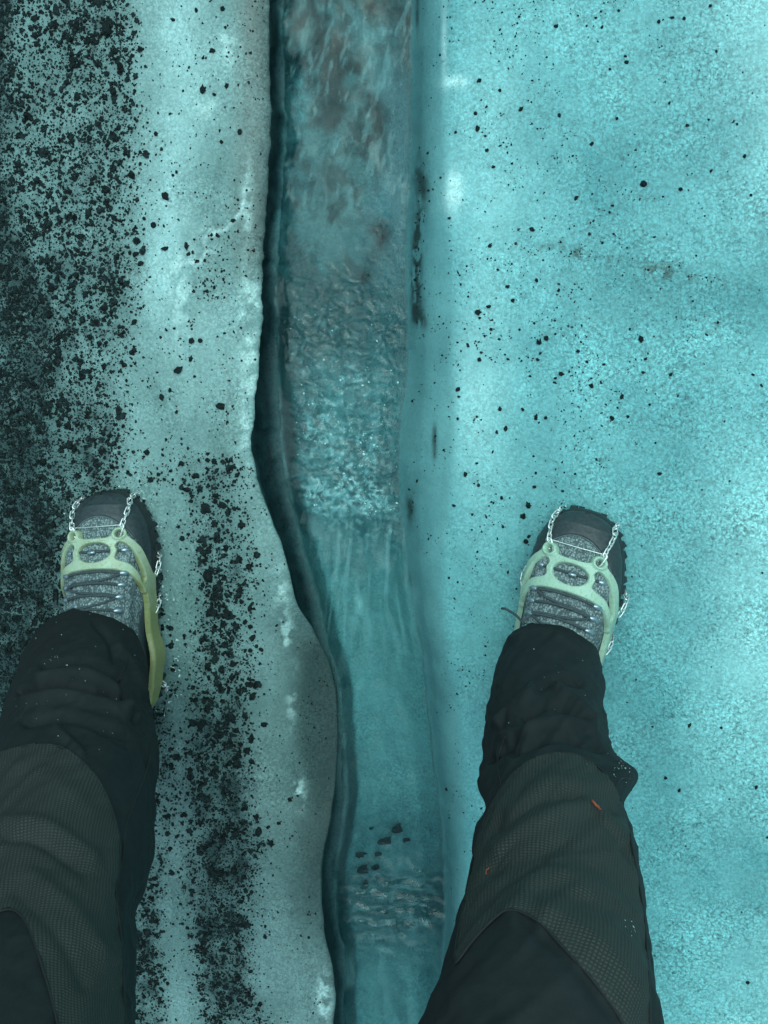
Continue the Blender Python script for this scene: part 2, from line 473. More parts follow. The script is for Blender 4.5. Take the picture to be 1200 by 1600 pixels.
# ---- tint of the ice, laid out over the real surface
def ice_tint(px, py, zone, zz):
    n1 = fbm(px / 130, py / 170, 4, 61); n2 = fbm(px / 34, py / 60, 4, 71); n3 = fbm(px / 12, py / 14, 3, 81)
    def C(a): return np.array(a, float)[None, :]
    def mixc(a, b, f): return a * (1 - f[:, None]) + b * f[:, None]
    # left bank: greyish, silty ice
    L = mixc(C((.138, .250, .243)) + 0 * px[:, None], C((.245, .405, .398)), np.clip(n1 * 1.5 - 0.3 + (n2 - .5) * .8, 0, 1))
    streak = np.exp(-((px - 272 - 18 * np.sin(py / 90)) / 42) ** 2) * (1 - sstep(420, 640, py)) * (0.5 + n2)
    L = mixc(L, C((.38, .62, .62)), np.clip(streak * .66, 0, 1))
    L = mixc(L, C((.135, .185, .174)), np.clip(sstep(345, 400, px) * (1 - sstep(380, 470, py)) * (0.45 + n2 * .8), 0, 1))
    L = L * (1 - 0.30 * sstep(820, 1150, py) * (1 - sstep(1250, 1650, py) * .35))[:, None]  # lower bank darkened: the person's shade painted into the tint
    L = mixc(L, C((.055, .105, .10)), np.clip(sstep(0, 1, np.exp(-((px - 508) / 52) ** 2) * np.exp(-((py - 1130) / 160) ** 2)) * (.75 + n2 * .9), 0, .92))  # broad dark patch: painted shade where the bank rolls down
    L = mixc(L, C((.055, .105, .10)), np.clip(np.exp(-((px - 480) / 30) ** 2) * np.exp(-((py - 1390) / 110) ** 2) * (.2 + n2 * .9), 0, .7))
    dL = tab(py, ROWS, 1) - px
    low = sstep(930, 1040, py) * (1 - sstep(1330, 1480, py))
    L = mixc(L, C((.030, .056, .055)), np.clip(np.exp(-(np.maximum(dL, 0) / (30 + 26 * n2)) ** 2) * low * .85, 0, .9))  # narrower painted shade along the lower lip
    L = mixc(L, C((.060, .100, .098)), np.clip(np.exp(-(np.maximum(dL, 0) / (10 + 14 * n2)) ** 2) * ((1 - sstep(400, 480, py)) * .65 + sstep(1380, 1440, py) * .5), 0, .8))  # soft shading at the lip elsewhere, also painted into the tint
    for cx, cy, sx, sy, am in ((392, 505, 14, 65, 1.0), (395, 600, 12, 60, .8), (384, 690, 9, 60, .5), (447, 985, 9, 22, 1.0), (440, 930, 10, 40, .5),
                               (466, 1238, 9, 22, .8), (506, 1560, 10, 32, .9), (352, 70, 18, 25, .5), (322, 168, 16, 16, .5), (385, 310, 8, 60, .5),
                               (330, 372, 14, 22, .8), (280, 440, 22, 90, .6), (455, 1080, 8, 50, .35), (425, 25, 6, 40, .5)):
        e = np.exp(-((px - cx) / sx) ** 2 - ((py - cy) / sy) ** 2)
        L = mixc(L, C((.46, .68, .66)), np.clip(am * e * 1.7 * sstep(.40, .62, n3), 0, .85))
    vein = np.minimum(seg_dist(px, py, [(275, 412), (315, 408), (322, 392), (318, 372), (352, 358), (378, 330), (384, 300)]), 60)
    L = mixc(L, C((.54, .76, .75)), np.clip(np.exp(-(vein / 3.2) ** 2) * (n3 * 1.5), 0, .8))
    silt = np.clip(gdens(px, py) * 0.85 * (0.3 + n3 * 1.3) * (0.4 + n2), 0, .88)
    L = mixc(L, C((.013, .034, .035)), silt)
    # right bank: bright cyan ice
    Rr = mixc(C((.100, .325, .348)) + 0 * px[:, None], C((.180, .480, .500)), np.clip(n1 * 1.7 - 0.36 + (n2 - .5) * .4, 0, 1))
    br = np.exp(-((px - 745) / 50) ** 2) * np.exp(-((py - 600) / 180) ** 2) * .70
    br = br + sstep(980, 1250, px + (py - 0) * -0.25) * (1 - sstep(250, 480, py)) * .9
    br = br + np.exp(-((px - 1180) / 90) ** 2) * np.exp(-((py - 950) / 220) ** 2) * .6 + sstep(1060, 1250, px) * sstep(1300, 1600, py) * .5
    br = br + np.exp(-((px - 770) / 70) ** 2) * np.exp(-((py - 240) / 160) ** 2) * .32
    Rr = mixc(Rr, C((.370, .690, .695)), np.clip(br * (0.42 + n1 * .9), 0, .95))
    dk = np.exp(-((py - 430 - (px - 900) * .16) / 55) ** 2) * sstep(850, 1000, px) * .7 + np.exp(-((px - 1000) / 90) ** 2) * np.exp(-((py - 260) / 140) ** 2) * .4
    dk = dk + np.exp(-((px - 1020) / 50) ** 2) * np.exp(-((py - 1340) / 260) ** 2) * .6  # dark band beside the right leg: its soft shadow painted in
    Rr = mixc(Rr, C((.058, .235, .255)), np.clip(dk * (.4 + n2 * .7), 0, .8))
    shelf = 1 - sstep(-8, 14, px - tab(py, ROWS, 4) - 10 * (n2 - .5))
    Rr = mixc(Rr, mixc(C((.085, .245, .262)) + 0 * px[:, None], C((.140, .345, .355)), n2), shelf * .9)
    for cx, cy, sx, sy, am in ((709, 297, 13, 30, 1.1), (712, 128, 18, 9, .8), (694, 70, 4, 60, .5)):  # pale ovals: reflections in hollows of the ice, painted into the tint
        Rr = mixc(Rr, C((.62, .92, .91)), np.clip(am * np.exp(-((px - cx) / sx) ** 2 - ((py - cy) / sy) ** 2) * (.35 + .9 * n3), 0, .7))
    nst = fbm(px / 6, py / 22, 3, 85)
    st = np.exp(-((px - 655 - 5 * np.sin(py / 40) - 16 * (n2 - .5)) / (5 + 9 * n1)) ** 2) * sstep(.28, .52, nst) * 1.25 * sstep(180, 300, py) * (1 - sstep(500, 522, py)) * (.75 + .4 * sstep(330, 400, py))
    st = st + np.exp(-((px - 679) / 3.5) ** 2 - ((py - 690) / 26) ** 2) + np.exp(-((px - 641) / 6) ** 2 - ((py - 795) / 24) ** 2) + np.exp(-((px - 652) / 2.5) ** 2 - ((py - 12) / 30) ** 2)
    Rr = mixc(Rr, C((.022, .040, .036)), np.clip(st * (.05 + 1.9 * n3) , 0, .92))
    smug = sum(a * np.exp(-((px - cx) / sx) ** 2 - ((py - cy - (px - cx) * .15) / sy) ** 2) for cx, cy, sx, sy, a in
               ((805, 382, 40, 8, .6), (905, 394, 55, 10, .75), (1030, 424, 24, 12, .9), (1110, 438, 50, 7, .5)))
    Rr = mixc(Rr, C((.040, .062, .050)), np.clip(smug * sstep(.46, .72, n3) * 1.0, 0, .85))
    # channel walls and bed
    bt = 1 - sstep(300, 540, py)                      # upstream: silty grey bed
    lo = C((.010, .056, .060)); hi = C((.088, .258, .268))
    q = fbm(px / 42 + 3, py / 60, 5, 91, .60)
    B1 = mixc(lo + 0 * px[:, None], hi, sstep(.36, .66, q))
    blot = sstep(.60, .70, fbm(px / 30, py / 40, 4, 101))
    B1 = mixc(B1, C((.008, .044, .048)), blot * .6)
    lt = sstep(572, 612, px + 18 * (n2 - .5) + 20 * np.sin(py / 45)) * sstep(60, 150, py)
    B1 = mixc(B1, C((.135, .370, .410)), lt * .95)
    pale = np.exp(-((px - 470) / 26) ** 2 - ((py - 160) / 50) ** 2) + np.exp(-((px - 598) / 30) ** 2 - ((py - 60) / 30) ** 2) + .6 * np.exp(-((px - 470) / 40) ** 2 - ((py - 290) / 60) ** 2)
    B1 = mixc(B1, C((.14, .42, .45)), np.clip(pale * (n3 * 1.5 - .15), 0, .85))
    moss = np.exp(-((px - 595) / 17) ** 2 - ((py - 370) / 32) ** 2) + .8 * np.exp(-((px - 570) / 9) ** 2 - ((py - 432) / 8) ** 2) + .7 * np.exp(-((px - 530) / 16) ** 2 - ((py - 345) / 10) ** 2)
    B2 = mixc(C((.062, .235, .255)) + 0 * px[:, None], C((.125, .375, .392)), np.clip(n2 * 1.4 - .2 + (n1 - .5) + (n3 - .5) * .7, 0, 1))
    rough = np.exp(-((py - 490) / 85) ** 2) * (.5 + 1.0 * n2)  # bed darkened below the rapid, painted stand-in for wave shading
    B2 = mixc(B2, C((.026, .092, .099)), np.clip(rough * (1 - .7 * sstep(560, 640, px)) * 1.0 + .7 * np.exp(-((px - 470) / 30) ** 2 - ((py - 660) / 120) ** 2), 0, .85))
    B2 = mixc(B2, C((.150, .440, .455)), np.clip(sstep(850, 960, py) * (1 - sstep(1200, 1300, py)) * .7, 0, 1))
    B2 = mixc(B2, C((.036, .140, .152)), np.clip(np.exp(-((py - 1410) / 62) ** 2) * (.6 + n2 * .9), 0, 1))  # same painted wave shading under the lower ripples
    B = mixc(B2, B1, bt)
    B = mixc(B, C((.020, .030, .028)), np.clip(moss * (.2 + 1.3 * n3), 0, .92))
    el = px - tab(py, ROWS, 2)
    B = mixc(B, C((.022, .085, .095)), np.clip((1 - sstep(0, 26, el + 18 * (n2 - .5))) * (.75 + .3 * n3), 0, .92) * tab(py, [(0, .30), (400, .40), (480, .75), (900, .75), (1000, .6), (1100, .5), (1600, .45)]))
    Wc = mixc(C((.0025, .011, .013)) + 0 * px[:, None], C((.011, .034, .037)), np.clip(n3 * 1.2 - .2 + .5 * sstep(-.03, -.012, zz), 0, 1))  # dark silty ice, blackened further with the undercut's shadow painted in
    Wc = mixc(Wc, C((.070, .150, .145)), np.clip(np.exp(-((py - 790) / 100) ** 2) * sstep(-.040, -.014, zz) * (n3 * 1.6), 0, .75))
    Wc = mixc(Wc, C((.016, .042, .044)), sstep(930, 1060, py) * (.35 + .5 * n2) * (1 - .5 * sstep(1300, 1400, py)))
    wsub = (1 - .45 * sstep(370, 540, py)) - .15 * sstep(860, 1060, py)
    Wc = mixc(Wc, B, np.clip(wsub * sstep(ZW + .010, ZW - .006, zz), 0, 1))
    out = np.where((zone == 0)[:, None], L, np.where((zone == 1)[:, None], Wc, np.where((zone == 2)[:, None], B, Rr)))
    gr = np.where(zone == 0, .28 + .10 * n1, np.where(zone == 3, (.20 + .24 * sstep(720, 1000, px) + .14 * n1) * (1 - .65 * shelf), .25))
    return np.clip(out, 0.002, .95), gr

def strip(px, py, pts):
    c = tab(py, pts, 1); hw = tab(py, pts, 2) * .9; a = tab(py, pts, 3)
    return a * np.exp(-np.abs((px - c) / hw) ** 3)

def gdens(px, py):
    """grit cover on the left bank"""
    big = fbm(px / 60, py / 70, 3, 201); mid = fbm(px / 22, py / 24, 3, 211)
    e = tab(py, [(-400, 210), (0, 208), (200, 222), (400, 218), (560, 208), (700, 200), (780, 185), (860, 110), (960, 85), (1150, 55), (1700, 40)])
    a = tab(py, [(-400, .50), (0, .52), (300, .50), (520, .56), (760, .62), (1200, .8)])
    d = a * (1 - sstep(-45, 22, px - e)) * (.45 + 1.1 * big)
    e2 = tab(py, [(-400, 5), (0, 8), (300, 5), (420, 35), (470, 70), (560, 82), (650, 64), (760, 62), (900, 100), (1100, 80), (1700, 60)])
    d = d + 1.0 * (1 - sstep(-26, 22, px - e2 + 40 * (big - .5)))
    g = strip(px, py, [(-400, 330, 10, 0), (700, 338, 40, 0), (760, 340, 52, .34), (830, 345, 50, .52), (900, 352, 46, .58), (980, 350, 46, .64), (1050, 350, 48, .70),
                       (1130, 338, 50, .90), (1230, 335, 60, .88), (1330, 348, 62, .92), (1450, 345, 52, 1.08), (1530, 348, 44, .95), (1600, 362, 48, .8), (2000, 365, 48, .8)])
    d = d + g * (.25 + 1.45 * mid) * (.6 + .8 * big)
    d = d + strip(px, py, [(-400, 240, 10, 0), (1080, 245, 14, 0), (1120, 248, 20, .8), (1230, 258, 26, .55), (1300, 240, 30, .4), (1400, 222, 34, .65), (1500, 228, 30, .85), (1600, 228, 32, .85), (2000, 228, 34, .85)]) * (.3 + 1.3 * mid)
    d = d + .10 * np.exp(-((px - 335) / 30) ** 2 - ((py - 400) / 40) ** 2) + .12 * np.exp(-((px - 330) / 35) ** 2 - ((py - 450) / 18) ** 2)
    d = d + .30 * np.exp(-((px - 300) / 90) ** 2 - ((py - 735) / 35) ** 2) * (mid * 1.3)
    return np.clip(d, 0, 1.25)

def build_ice():
    def axis(lo, hi, step, outer, n):
        core = np.arange(lo, hi, step)
        g = np.geomspace(step * 1.5, outer, n)
        return np.concatenate([lo - g[::-1], core, hi + g])
    ys = axis(-1.06, 0.50, 0.0030, 60.0, 46)
    out = []; zones = []
    farL = np.concatenate([-np.geomspace(60, 0.004, 40) - 0.50, np.linspace(-0.50, -0.0, 205)])
    farR = np.concatenate([np.linspace(0.002, 0.52, 205), 0.52 + np.geomspace(0.004, 60, 40)])
    nb, nw, nr = 84, 40, 40
    tw = np.linspace(0.02, 1, nw)
    Y = ys[:, None]
    eL, eW, eR, eS = edge_L(ys)[:, None], edge_W(ys)[:, None], edge_R(ys)[:, None], edge_S(ys)[:, None]
    xl = eL + farL[None, :]; yl = np.broadcast_to(Y, xl.shape); zl = z_left(xl, yl)
    # wall: from the lip, slightly undercut, to the water edge and on to the bed
    zlip = zl[:, -1:]
    t = tw[None, :]
    s = np.minimum(t / .72, 1)
    und = 0.010 * np.sin(np.pi * s) * (0.6 + .8 * vnoise(Y * 20, 3.0, 77))
    xw = np.where(t <= .72, eL + (eW - eL) * s ** 1.25 - und, eW + (t - .72) / .28 * .012)
    zw_ = np.where(t <= .72, zlip + (ZW - zlip) * (1 - (1 - s) ** 1.5), ZW - (t - .72) / .28 * .030)
    yw = np.broadcast_to(Y, xw.shape)
    xw = xw + .004 * (fbm(yw * 45, zw_ * 60, 3, 87) - .5) * np.minimum(t * 6, 1)
    tb = np.linspace(0, 1, nb)[None, :]
    xb0 = xw[:, -1:]; xb1 = eR - .034
    xb = xb0 + (xb1 - xb0) * (tb * .985 + .0075); yb = np.broadcast_to(Y, xb.shape)
    zb = ZW - .030 - .008 * np.sin(np.pi * tb) + .010 * (fbm(xb * 40, yb * 28, 4, 97) - .5)
    tr_ = np.linspace(0, 1, nr)[None, :]
    xr = (eR - .032) + (eS - eR + .032) * tr_; yr = np.broadcast_to(Y, xr.shape)
    zr = z_right(xr, yr)
    below = np.clip((eR - xr) / .032, 0, 1); zr = zr - .030 * below ** 1.1
    xrr = eS + farR[None, :]; yrr = np.broadcast_to(Y, xrr.shape); zrr = z_right(xrr, yrr)
    X = np.concatenate([xl, xw, xb, xr, xrr], 1); Yy = np.concatenate([yl, yw, yb, yr, yrr], 1); Z = np.concatenate([zl, zw_, zb, zr, zrr], 1)
    zone = np.concatenate([np.zeros(xl.shape), np.ones(xw.shape), np.full(xb.shape, 2), np.full(xr.shape, 3), np.full(xrr.shape, 3)], 1)
    # melt-smoothed transitions under the water
    i0 = farL.size + int(nw * .74); i1 = farL.size + nw + nb + int(nr * .62)
    for _ in range(26):
        for A in (X, Z):
            A[:, i0:i1] = (A[:, i0 - 1:i1 - 1] + 2 * A[:, i0:i1] + A[:, i0 + 1:i1 + 1]) / 4
    V = np.stack([X, Yy, Z], -1).reshape(-1, 3)
    px, py = proj(V)
    zone = zone.ravel()
    # submerged foot of the right slope takes the bed's tint
    zone = np.where((zone == 3) & (V[:, 2] < ZW - .004), 2, zone)
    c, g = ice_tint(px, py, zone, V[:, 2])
    # soften the seam between zones
    nr_, nc_ = X.shape
    C3 = c.reshape(nr_, nc_, 3)
    a = farL.size
    for k in (a, a + nw, a + nw + nb):
        for _ in range(2):
            C3[:, k - 3:k + 3] = (C3[:, k - 4:k + 2] + C3[:, k - 3:k + 3] + C3[:, k - 2:k + 4]) / 3
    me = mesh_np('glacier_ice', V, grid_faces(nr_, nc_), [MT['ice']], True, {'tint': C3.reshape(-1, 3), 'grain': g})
    tag(obj('glacier_ice', me), kind='structure')
build_ice()

# ------------------------------------------------------------------ the meltwater
def build_water():
    ys = np.concatenate([np.linspace(-6, -1.03, 60), np.arange(-1.02, .46, .00135), np.linspace(.47, 6, 60)])
    nc = 150
    Y = ys[:, None]; u = np.linspace(0, 1, nc)[None, :]
    x0 = edge_W(ys)[:, None] - .016; x1 = edge_R(ys)[:, None] + .020
    X = x0 + (x1 - x0) * u; Yy = np.broadcast_to(Y, X.shape)
    V = np.stack([X, Yy, np.full(X.shape, ZW)], -1)
    px, py = proj(V.reshape(-1, 3)); px = px.reshape(X.shape); py = py.reshape(X.shape)
    front = 812 + 5 * np.sin(px / 22) + 26 * (fbm(px / 24, 2.2, 3, 301) - .5) - 30 * sstep(520, 450, px) - 22 * sstep(600, 645, px)
    wx = px + 9 * (fbm(px / 24, py / 24, 2, 311) - .5) * 2; wy = py + 9 * (fbm(px / 24 + 9, py / 24, 2, 321) - .5) * 2
    rz = sstep(330, 520, py) * (1 - sstep(-24, 8, py - front))            # rapid
    el = px - tab(py, ROWS, 2); er = tab(py, ROWS, 3) - px
    nb_ = fbm(px / 26, py / 30, 3, 305)
    inn = sstep(2, 34, el - 30 * (nb_ - .35)) * sstep(-4, 22, er - 26 * (fbm(px / 20, py / 24, 3, 306) - .4))
    patch = fbm(px / 42, py / 48, 3, 307)
    rz = np.maximum(rz, .30 * sstep(240, 340, py) * (1 - sstep(-24, 8, py - front)) * patch * 1.6)
    rz = rz * (.15 + .85 * inn) * (.30 + 1.25 * patch)
    tail = sstep(-6, 8, py - front) * np.exp(-np.maximum(py - front, 0) / 42.0) * inn
    rz = rz + .35 * tail * patch
    r2 = np.exp(-((py - 1415 - 30 * (nb_ - .5)) / 62) ** 2) * (.15 + .85 * sstep(4, 46, el - 20 * nb_)) * (.3 + .7 * sstep(2, 30, er - 16 * nb_)) * (.35 + 1.2 * fbm(px / 30, py / 36, 3, 308))
    Z = 0.0031 * rz * (fbm(wx / 17, wy / 17, 3, 331) - .5) * 2
    Z += 0.0022 * rz * (ridged(wx / 22, wy / 16, 2, 341) - .5)
    Z += 0.0025 * inn * sstep(700, 790, py) * (1 - sstep(-26, 14, py - front))
    Z += 0.0032 * r2 * np.sin((py + 14 * (fbm(px / 30, py / 60, 2, 351) - .5) * 2 + 6 * np.sin(px / 40)) / 3.9) * (.4 + fbm(px / 25, py / 18, 2, 361))
    calm = 1 - np.clip(rz + r2, 0, 1)
    fan = (px - 570) / (1 + .0018 * np.clip(py - 820, -120, 900)) + 9 * (fbm(px / 45, py / 90, 3, 373) - .5) * 2
    Z += (0.0007 + .0008 * np.exp(-((py - 900) / 90) ** 2)) * calm * sstep(700, 830, py) * (fbm(fan / 15, py / 130, 3, 371) - .5) * 2
    Z += 0.0018 * calm * (fbm(px / 40, py / 60, 2, 381) - .5) * 2
    Z += 0.0011 * (1 - sstep(250, 420, py)) * (fbm(wx / 26 + py / 50, wy / 34, 3, 386) - .5) * 2
    V[..., 2] += Z
    sp = ridged(wx / 9, wy / 8, 3, 391)
    fine = fbm(px / 6.5, py / 6.0, 2, 401)
    zone = np.clip(rz, 0, 1.2) * (.10 + .46 * np.exp(-((py - 690) / 130) ** 2) + .55 * np.exp(-((py - 790) / 35) ** 2))
    zone = zone * (.25 + 1.35 * fbm(px / 38, py / 34, 3, 395)) * inn
    zone = zone * (1.0 - .45 * sstep(560, 640, px) * (1 - sstep(720, 790, py)))
    foam = zone * np.clip((sp - .52) * 3.2, 0, 1) * (.3 + 1.2 * fine)
    foam += zone * .35 * sstep(.56, .72, fine)
    foam += .30 * tail * sstep(.50, .72, fine) + .30 * inn * (.2 + 1.3 * nb_) * np.exp(-((py - 800) / 18) ** 2) * (1 - sstep(-3, 4, py - front)) * fine * 1.4
    foam += .34 * r2 * np.clip((ridged(px / 30, py / 7 + .2 * np.sin(px / 30), 2, 411) - .55) * 3, 0, 1) * (.3 + fine)
    stl = fbm(fan / 6.5, py / 110, 4, 421)  # streaks on calm water: ripple sheen painted through the foam value
    foam += .26 * sstep(0, 14, py - front) * (1 - sstep(960, 1080, py)) * np.clip((stl - .5) * 5, 0, 1) * sstep(0, 60, px - 470)  # painted ripple sheen, not foam
    foam += .16 * sstep(1470, 1510, py) * np.clip((stl - .52) * 5, 0, 1)  # painted ripple sheen, not foam
    foam += .22 * (1 - sstep(280, 420, py)) * np.clip((fbm(px / 7 + py / 30, py / 26 - px / 60, 3, 431) - .58) * 6, 0, 1)  # bright refraction lines upstream, painted with the foam colour
    foam += .55 * np.exp(-((px - 563) / 5) ** 2 - ((py - 945) / 14) ** 2)
    foam += .28 * (np.exp(-(el / 4) ** 2) + np.exp(-(er / 3) ** 2)) * fbm(py / 16, px / 16, 2, 441)
    me = mesh_np('meltwater_stream', V.reshape(-1, 3), grid_faces(*X.shape), [MT['water']], True, {'foam': np.clip(foam, 0, .75).ravel()})
    tag(obj('meltwater_stream', me), kind='structure')
build_water()

# ------------------------------------------------------------------ grit and pebbles
def ico(sub):
    p = (1 + 5 ** .5) / 2
    V = [(-1, p, 0), (1, p, 0), (-1, -p, 0), (1, -p, 0), (0, -1, p), (0, 1, p), (0, -1, -p), (0, 1, -p), (p, 0, -1), (p, 0, 1), (-p, 0, -1), (-p, 0, 1)]
    Fc = [(0, 11, 5), (0, 5, 1), (0, 1, 7), (0, 7, 10), (0, 10, 11), (1, 5, 9), (5, 11, 4), (11, 10, 2), (10, 7, 6), (7, 1, 8),
          (3, 9, 4), (3, 4, 2), (3, 2, 6), (3, 6, 8), (3, 8, 9), (4, 9, 5), (2, 4, 11), (6, 2, 10), (8, 6, 7), (9, 8, 1)]
    V = [np.array(v, float) / np.linalg.norm(v) for v in V]
    for _ in range(sub):
        c = {}; nf = []
        def mid(a, b):
            k = (min(a, b), max(a, b))
            if k not in c:
                m = V[a] + V[b]; V.append(m / np.linalg.norm(m)); c[k] = len(V) - 1
            return c[k]
        for a, b, d in Fc:
            ab, bd, da = mid(a, b), mid(b, d), mid(d, a)
            nf += [(a, ab, da), (b, bd, ab), (d, da, bd), (ab, bd, da)]
        Fc = nf
    return np.array(V), np.array(Fc)
ICO0, ICO1 = ico(0), ico(1)

def stones_mesh(name, pos, size, mat, base, jit=.28, flat=.6, seed=1):
    r = np.random.default_rng(seed); n = len(pos); bV, bF = base; m = len(bV)
    a = r.uniform(0, 2 * np.pi, n); q = r.normal(size=(n, 3, 3)); 
    Q = np.linalg.qr(q)[0]
    V = bV[None] * (1 + r.normal(0, jit, (n, m, 1)).clip(-.55, .55))
    V = V * r.uniform(.62, 1.25, (n, 1, 3))
    V = np.einsum('nij,nmj->nmi', Q, V)
    V[..., 2] *= flat
    V = V * (size[:, None, None] * .5) + pos[:, None, :]
    Fc = bF[None] + (np.arange(n) * m)[:, None, None]
    return mesh_np(name, V.reshape(-1, 3), Fc.reshape(-1, 3), [mat], False)

def ground_z(x, y):
    return np.where(x < (edge_L(y) + edge_R(y)) / 2, z_left(x, y), z_right(x, y))

def on_ground(px, py):
    p = G(px, py, 0.0)
    for _ in range(3):
        z = ground_z(p[..., 0], p[..., 1]); p = G(px, py, z)
    return p

def keep_bank(p, right_ok=True):
    x, y = p[:, 0], p[:, 1]
    l = x < edge_L(y) - .003
    return l | (x > edge_R(y) + .010) if right_ok else l

def boot_free(px, py):
    return ~((seg_dist(px, py, [(172, 830), (208, 1060)]) < 56) | (seg_dist(px, py, [(900, 862), (875, 1010)]) < 52))

def scatter(n, dens, size_fn, seed, box=(-160, -160, 1360, 1760)):
    r = np.random.default_rng(seed)
    px = r.uniform(box[0], box[2], n); py = r.uniform(box[1], box[3], n)
    d = dens(px, py); k = r.uniform(0, 1, n) < d
    px, py = px[k], py[k]
    p = on_ground(px, py); s = size_fn(r, len(px))
    k = keep_bank(p) & boot_free(px, py)
    return p[k], s[k] / 1250.0

# ---- left bank grit
LB = (-160, -160, 530, 1760); LA = (LB[2] - LB[0]) * (LB[3] - LB[1])
def dens_l(px, py):
    c = fbm(px / 11, py / 11, 2, 501)
    d = gdens(px, py)
    return np.clip(d ** 1.25 * (.35 + 1.25 * (c - .2)), 0, 1)
def dens_l_clump(px, py):
    c = fbm(px / 15, py / 15, 2, 521)
    rim = np.exp(-((seg_dist(px, py, [(174, 826), (212, 1065)]) - 60) / 7) ** 2) * .55
    return np.clip((gdens(px, py) ** 1.2 + rim) * sstep(.40, .60, c) * 1.5, 0, 1)
def dens_l_fine(px, py):
    c = fbm(px / 30, py / 30, 3, 511)
    return np.clip(gdens(px, py) * .8 + .045 * sstep(.42, .7, c) + .008, 0, 1)
p, s = scatter(int(LA * .048), dens_l_clump, lambda r, n: np.clip(4.2 * np.exp(r.normal(0, .42, n)), 2.0, 13), 601, LB)
tag(obj('gravel', stones_mesh('gravel', p + [0, 0, .0008], s, MT['grit'], ICO1, .22, .6, 611)), 'dense black volcanic gravel in drifts over the left ice bank', 'gravel', kind='stuff')
p, s = scatter(int(LA * .16), dens_l_fine, lambda r, n: np.clip(2.3 * np.exp(r.normal(0, .42, n)), 1.2, 5), 602, LB)
tag(obj('grit', stones_mesh('grit', p + [0, 0, .0003], s, MT['grit'], ICO0, .3, .6, 612)), 'fine black grit sprinkled over the left ice bank', 'grit', kind='stuff')
# ---- ice crushed by the cleats, round both boots
def dens_crumb(px, py):
    a = seg_dist(px, py, [(176, 826), (214, 1065)]); b = seg_dist(px, py, [(902, 858), (876, 1010)])
    return np.clip((np.exp(-((a - 66) / 8) ** 2) + np.exp(-((b - 63) / 8) ** 2)) * sstep(.42, .62, fbm(px / 12, py / 12, 2, 571)), 0, 1)
p, s = scatter(11000, dens_crumb, lambda r, n: np.clip(2.2 * np.exp(r.normal(0, .45, n)), 1.0, 6), 606, (60, 720, 1010, 1120))
tag(obj('ice_crumbs', stones_mesh('ice_crumbs', p + [0, 0, .0004], s, MT['crumb'], ICO0, .3, .7, 616)), 'pale crushed ice crumbs around the soles of both boots', 'ice crumbs', kind='stuff')
# ---- right bank grit
RB = (630, -160, 1360, 1760); RA = (RB[2] - RB[0]) * (RB[3] - RB[1])
def dens_r(px, py):
    c = fbm(px / 45, py / 45, 3, 531); c2 = fbm(px / 14, py / 14, 2, 541)
    b = np.exp(-((px - 790) / 130) ** 2) * (.35 + .65 * np.exp(-((py - 600) / 260) ** 2)) + .45 * np.exp(-((px - 930) / 160) ** 2 - ((py - 560) / 170) ** 2)
    b = b + .16 * (1 - sstep(300, 700, py)) * np.exp(-((px - 900) / 260) ** 2) + .04
    b = b * (1 - .55 * sstep(1000, 1200, py)) + .5 * np.exp(-((px - 735) / 30) ** 2) * np.exp(-((py - 1010) / 110) ** 2)
    return np.clip(b * sstep(.32, .68, c) * sstep(.30, .62, c2) * 1.6, 0, 1)
p, s = scatter(int(RA * .021), dens_r, lambda r, n: np.clip(1.6 * np.exp(r.normal(0, .5, n)), .9, 5.5), 603, RB)
tag(obj('grit', stones_mesh('grit', p + [0, 0, .0003], s, MT['grit'], ICO0, .3, .65, 613)), 'tiny black grit specks peppering the bright right ice bank', 'grit', kind='stuff')
def dens_streak(px, py):
    n = fbm(px / 8, py / 14, 2, 551)
    st = np.exp(-((px - 655 - 3 * np.sin(py / 40)) / 7) ** 2) * sstep(200, 330, py) * (1 - sstep(498, 520, py))
    st = st + np.exp(-((px - 679) / 3) ** 2 - ((py - 690) / 24) ** 2) + np.exp(-((px - 641) / 5) ** 2 - ((py - 795) / 22) ** 2)
    st = st + .45 * np.exp(-((px - 708) / 3) ** 2) * sstep(590, 620, py) * (1 - sstep(700, 760, py)) + .25 * np.exp(-((px - 703 ) / 3) ** 2)
    return np.clip(st * sstep(.35, .6, n), 0, 1)
p, s = scatter(int(RA * .05), dens_streak, lambda r, n: np.clip(2.0 * np.exp(r.normal(0, .4, n)), 1.0, 5), 604, RB)
tag(obj('grit', stones_mesh('grit', p + [0, 0, .0002], s, MT['grit'], ICO0, .3, .6, 614)), 'dark grit caught in streaks along the right edge of the stream', 'grit', kind='stuff')
def dens_smudge(px, py):
    n = fbm(px / 9, py / 7, 2, 561)
    sm = sum(a * np.exp(-((px - cx) / sx) ** 2 - ((py - cy - (px - cx) * .15) / sy) ** 2) for cx, cy, sx, sy, a in
             ((808, 360, 14, 5, .8), (805, 382, 36, 5, .55), (905, 396, 45, 7, .8), (1030, 422, 13, 10, 1.0), (1095, 436, 22, 4, .9), (1140, 446, 14, 4, .8), (755, 545, 6, 10, .8), (873, 452, 8, 8, .5)))
    return np.clip(sm * sstep(.42, .60, n), 0, 1)
p, s = scatter(int(RA * .07), dens_smudge, lambda r, n: np.clip(1.9 * np.exp(r.normal(0, .4, n)), 1.0, 4.5), 605, RB)
tag(obj('silt', stones_mesh('silt', p + [0, 0, .0002], s, MT['dirt'], ICO0, .3, .6, 615)), 'brown silt crumbs in a faint line across the upper right ice', 'silt', kind='stuff')

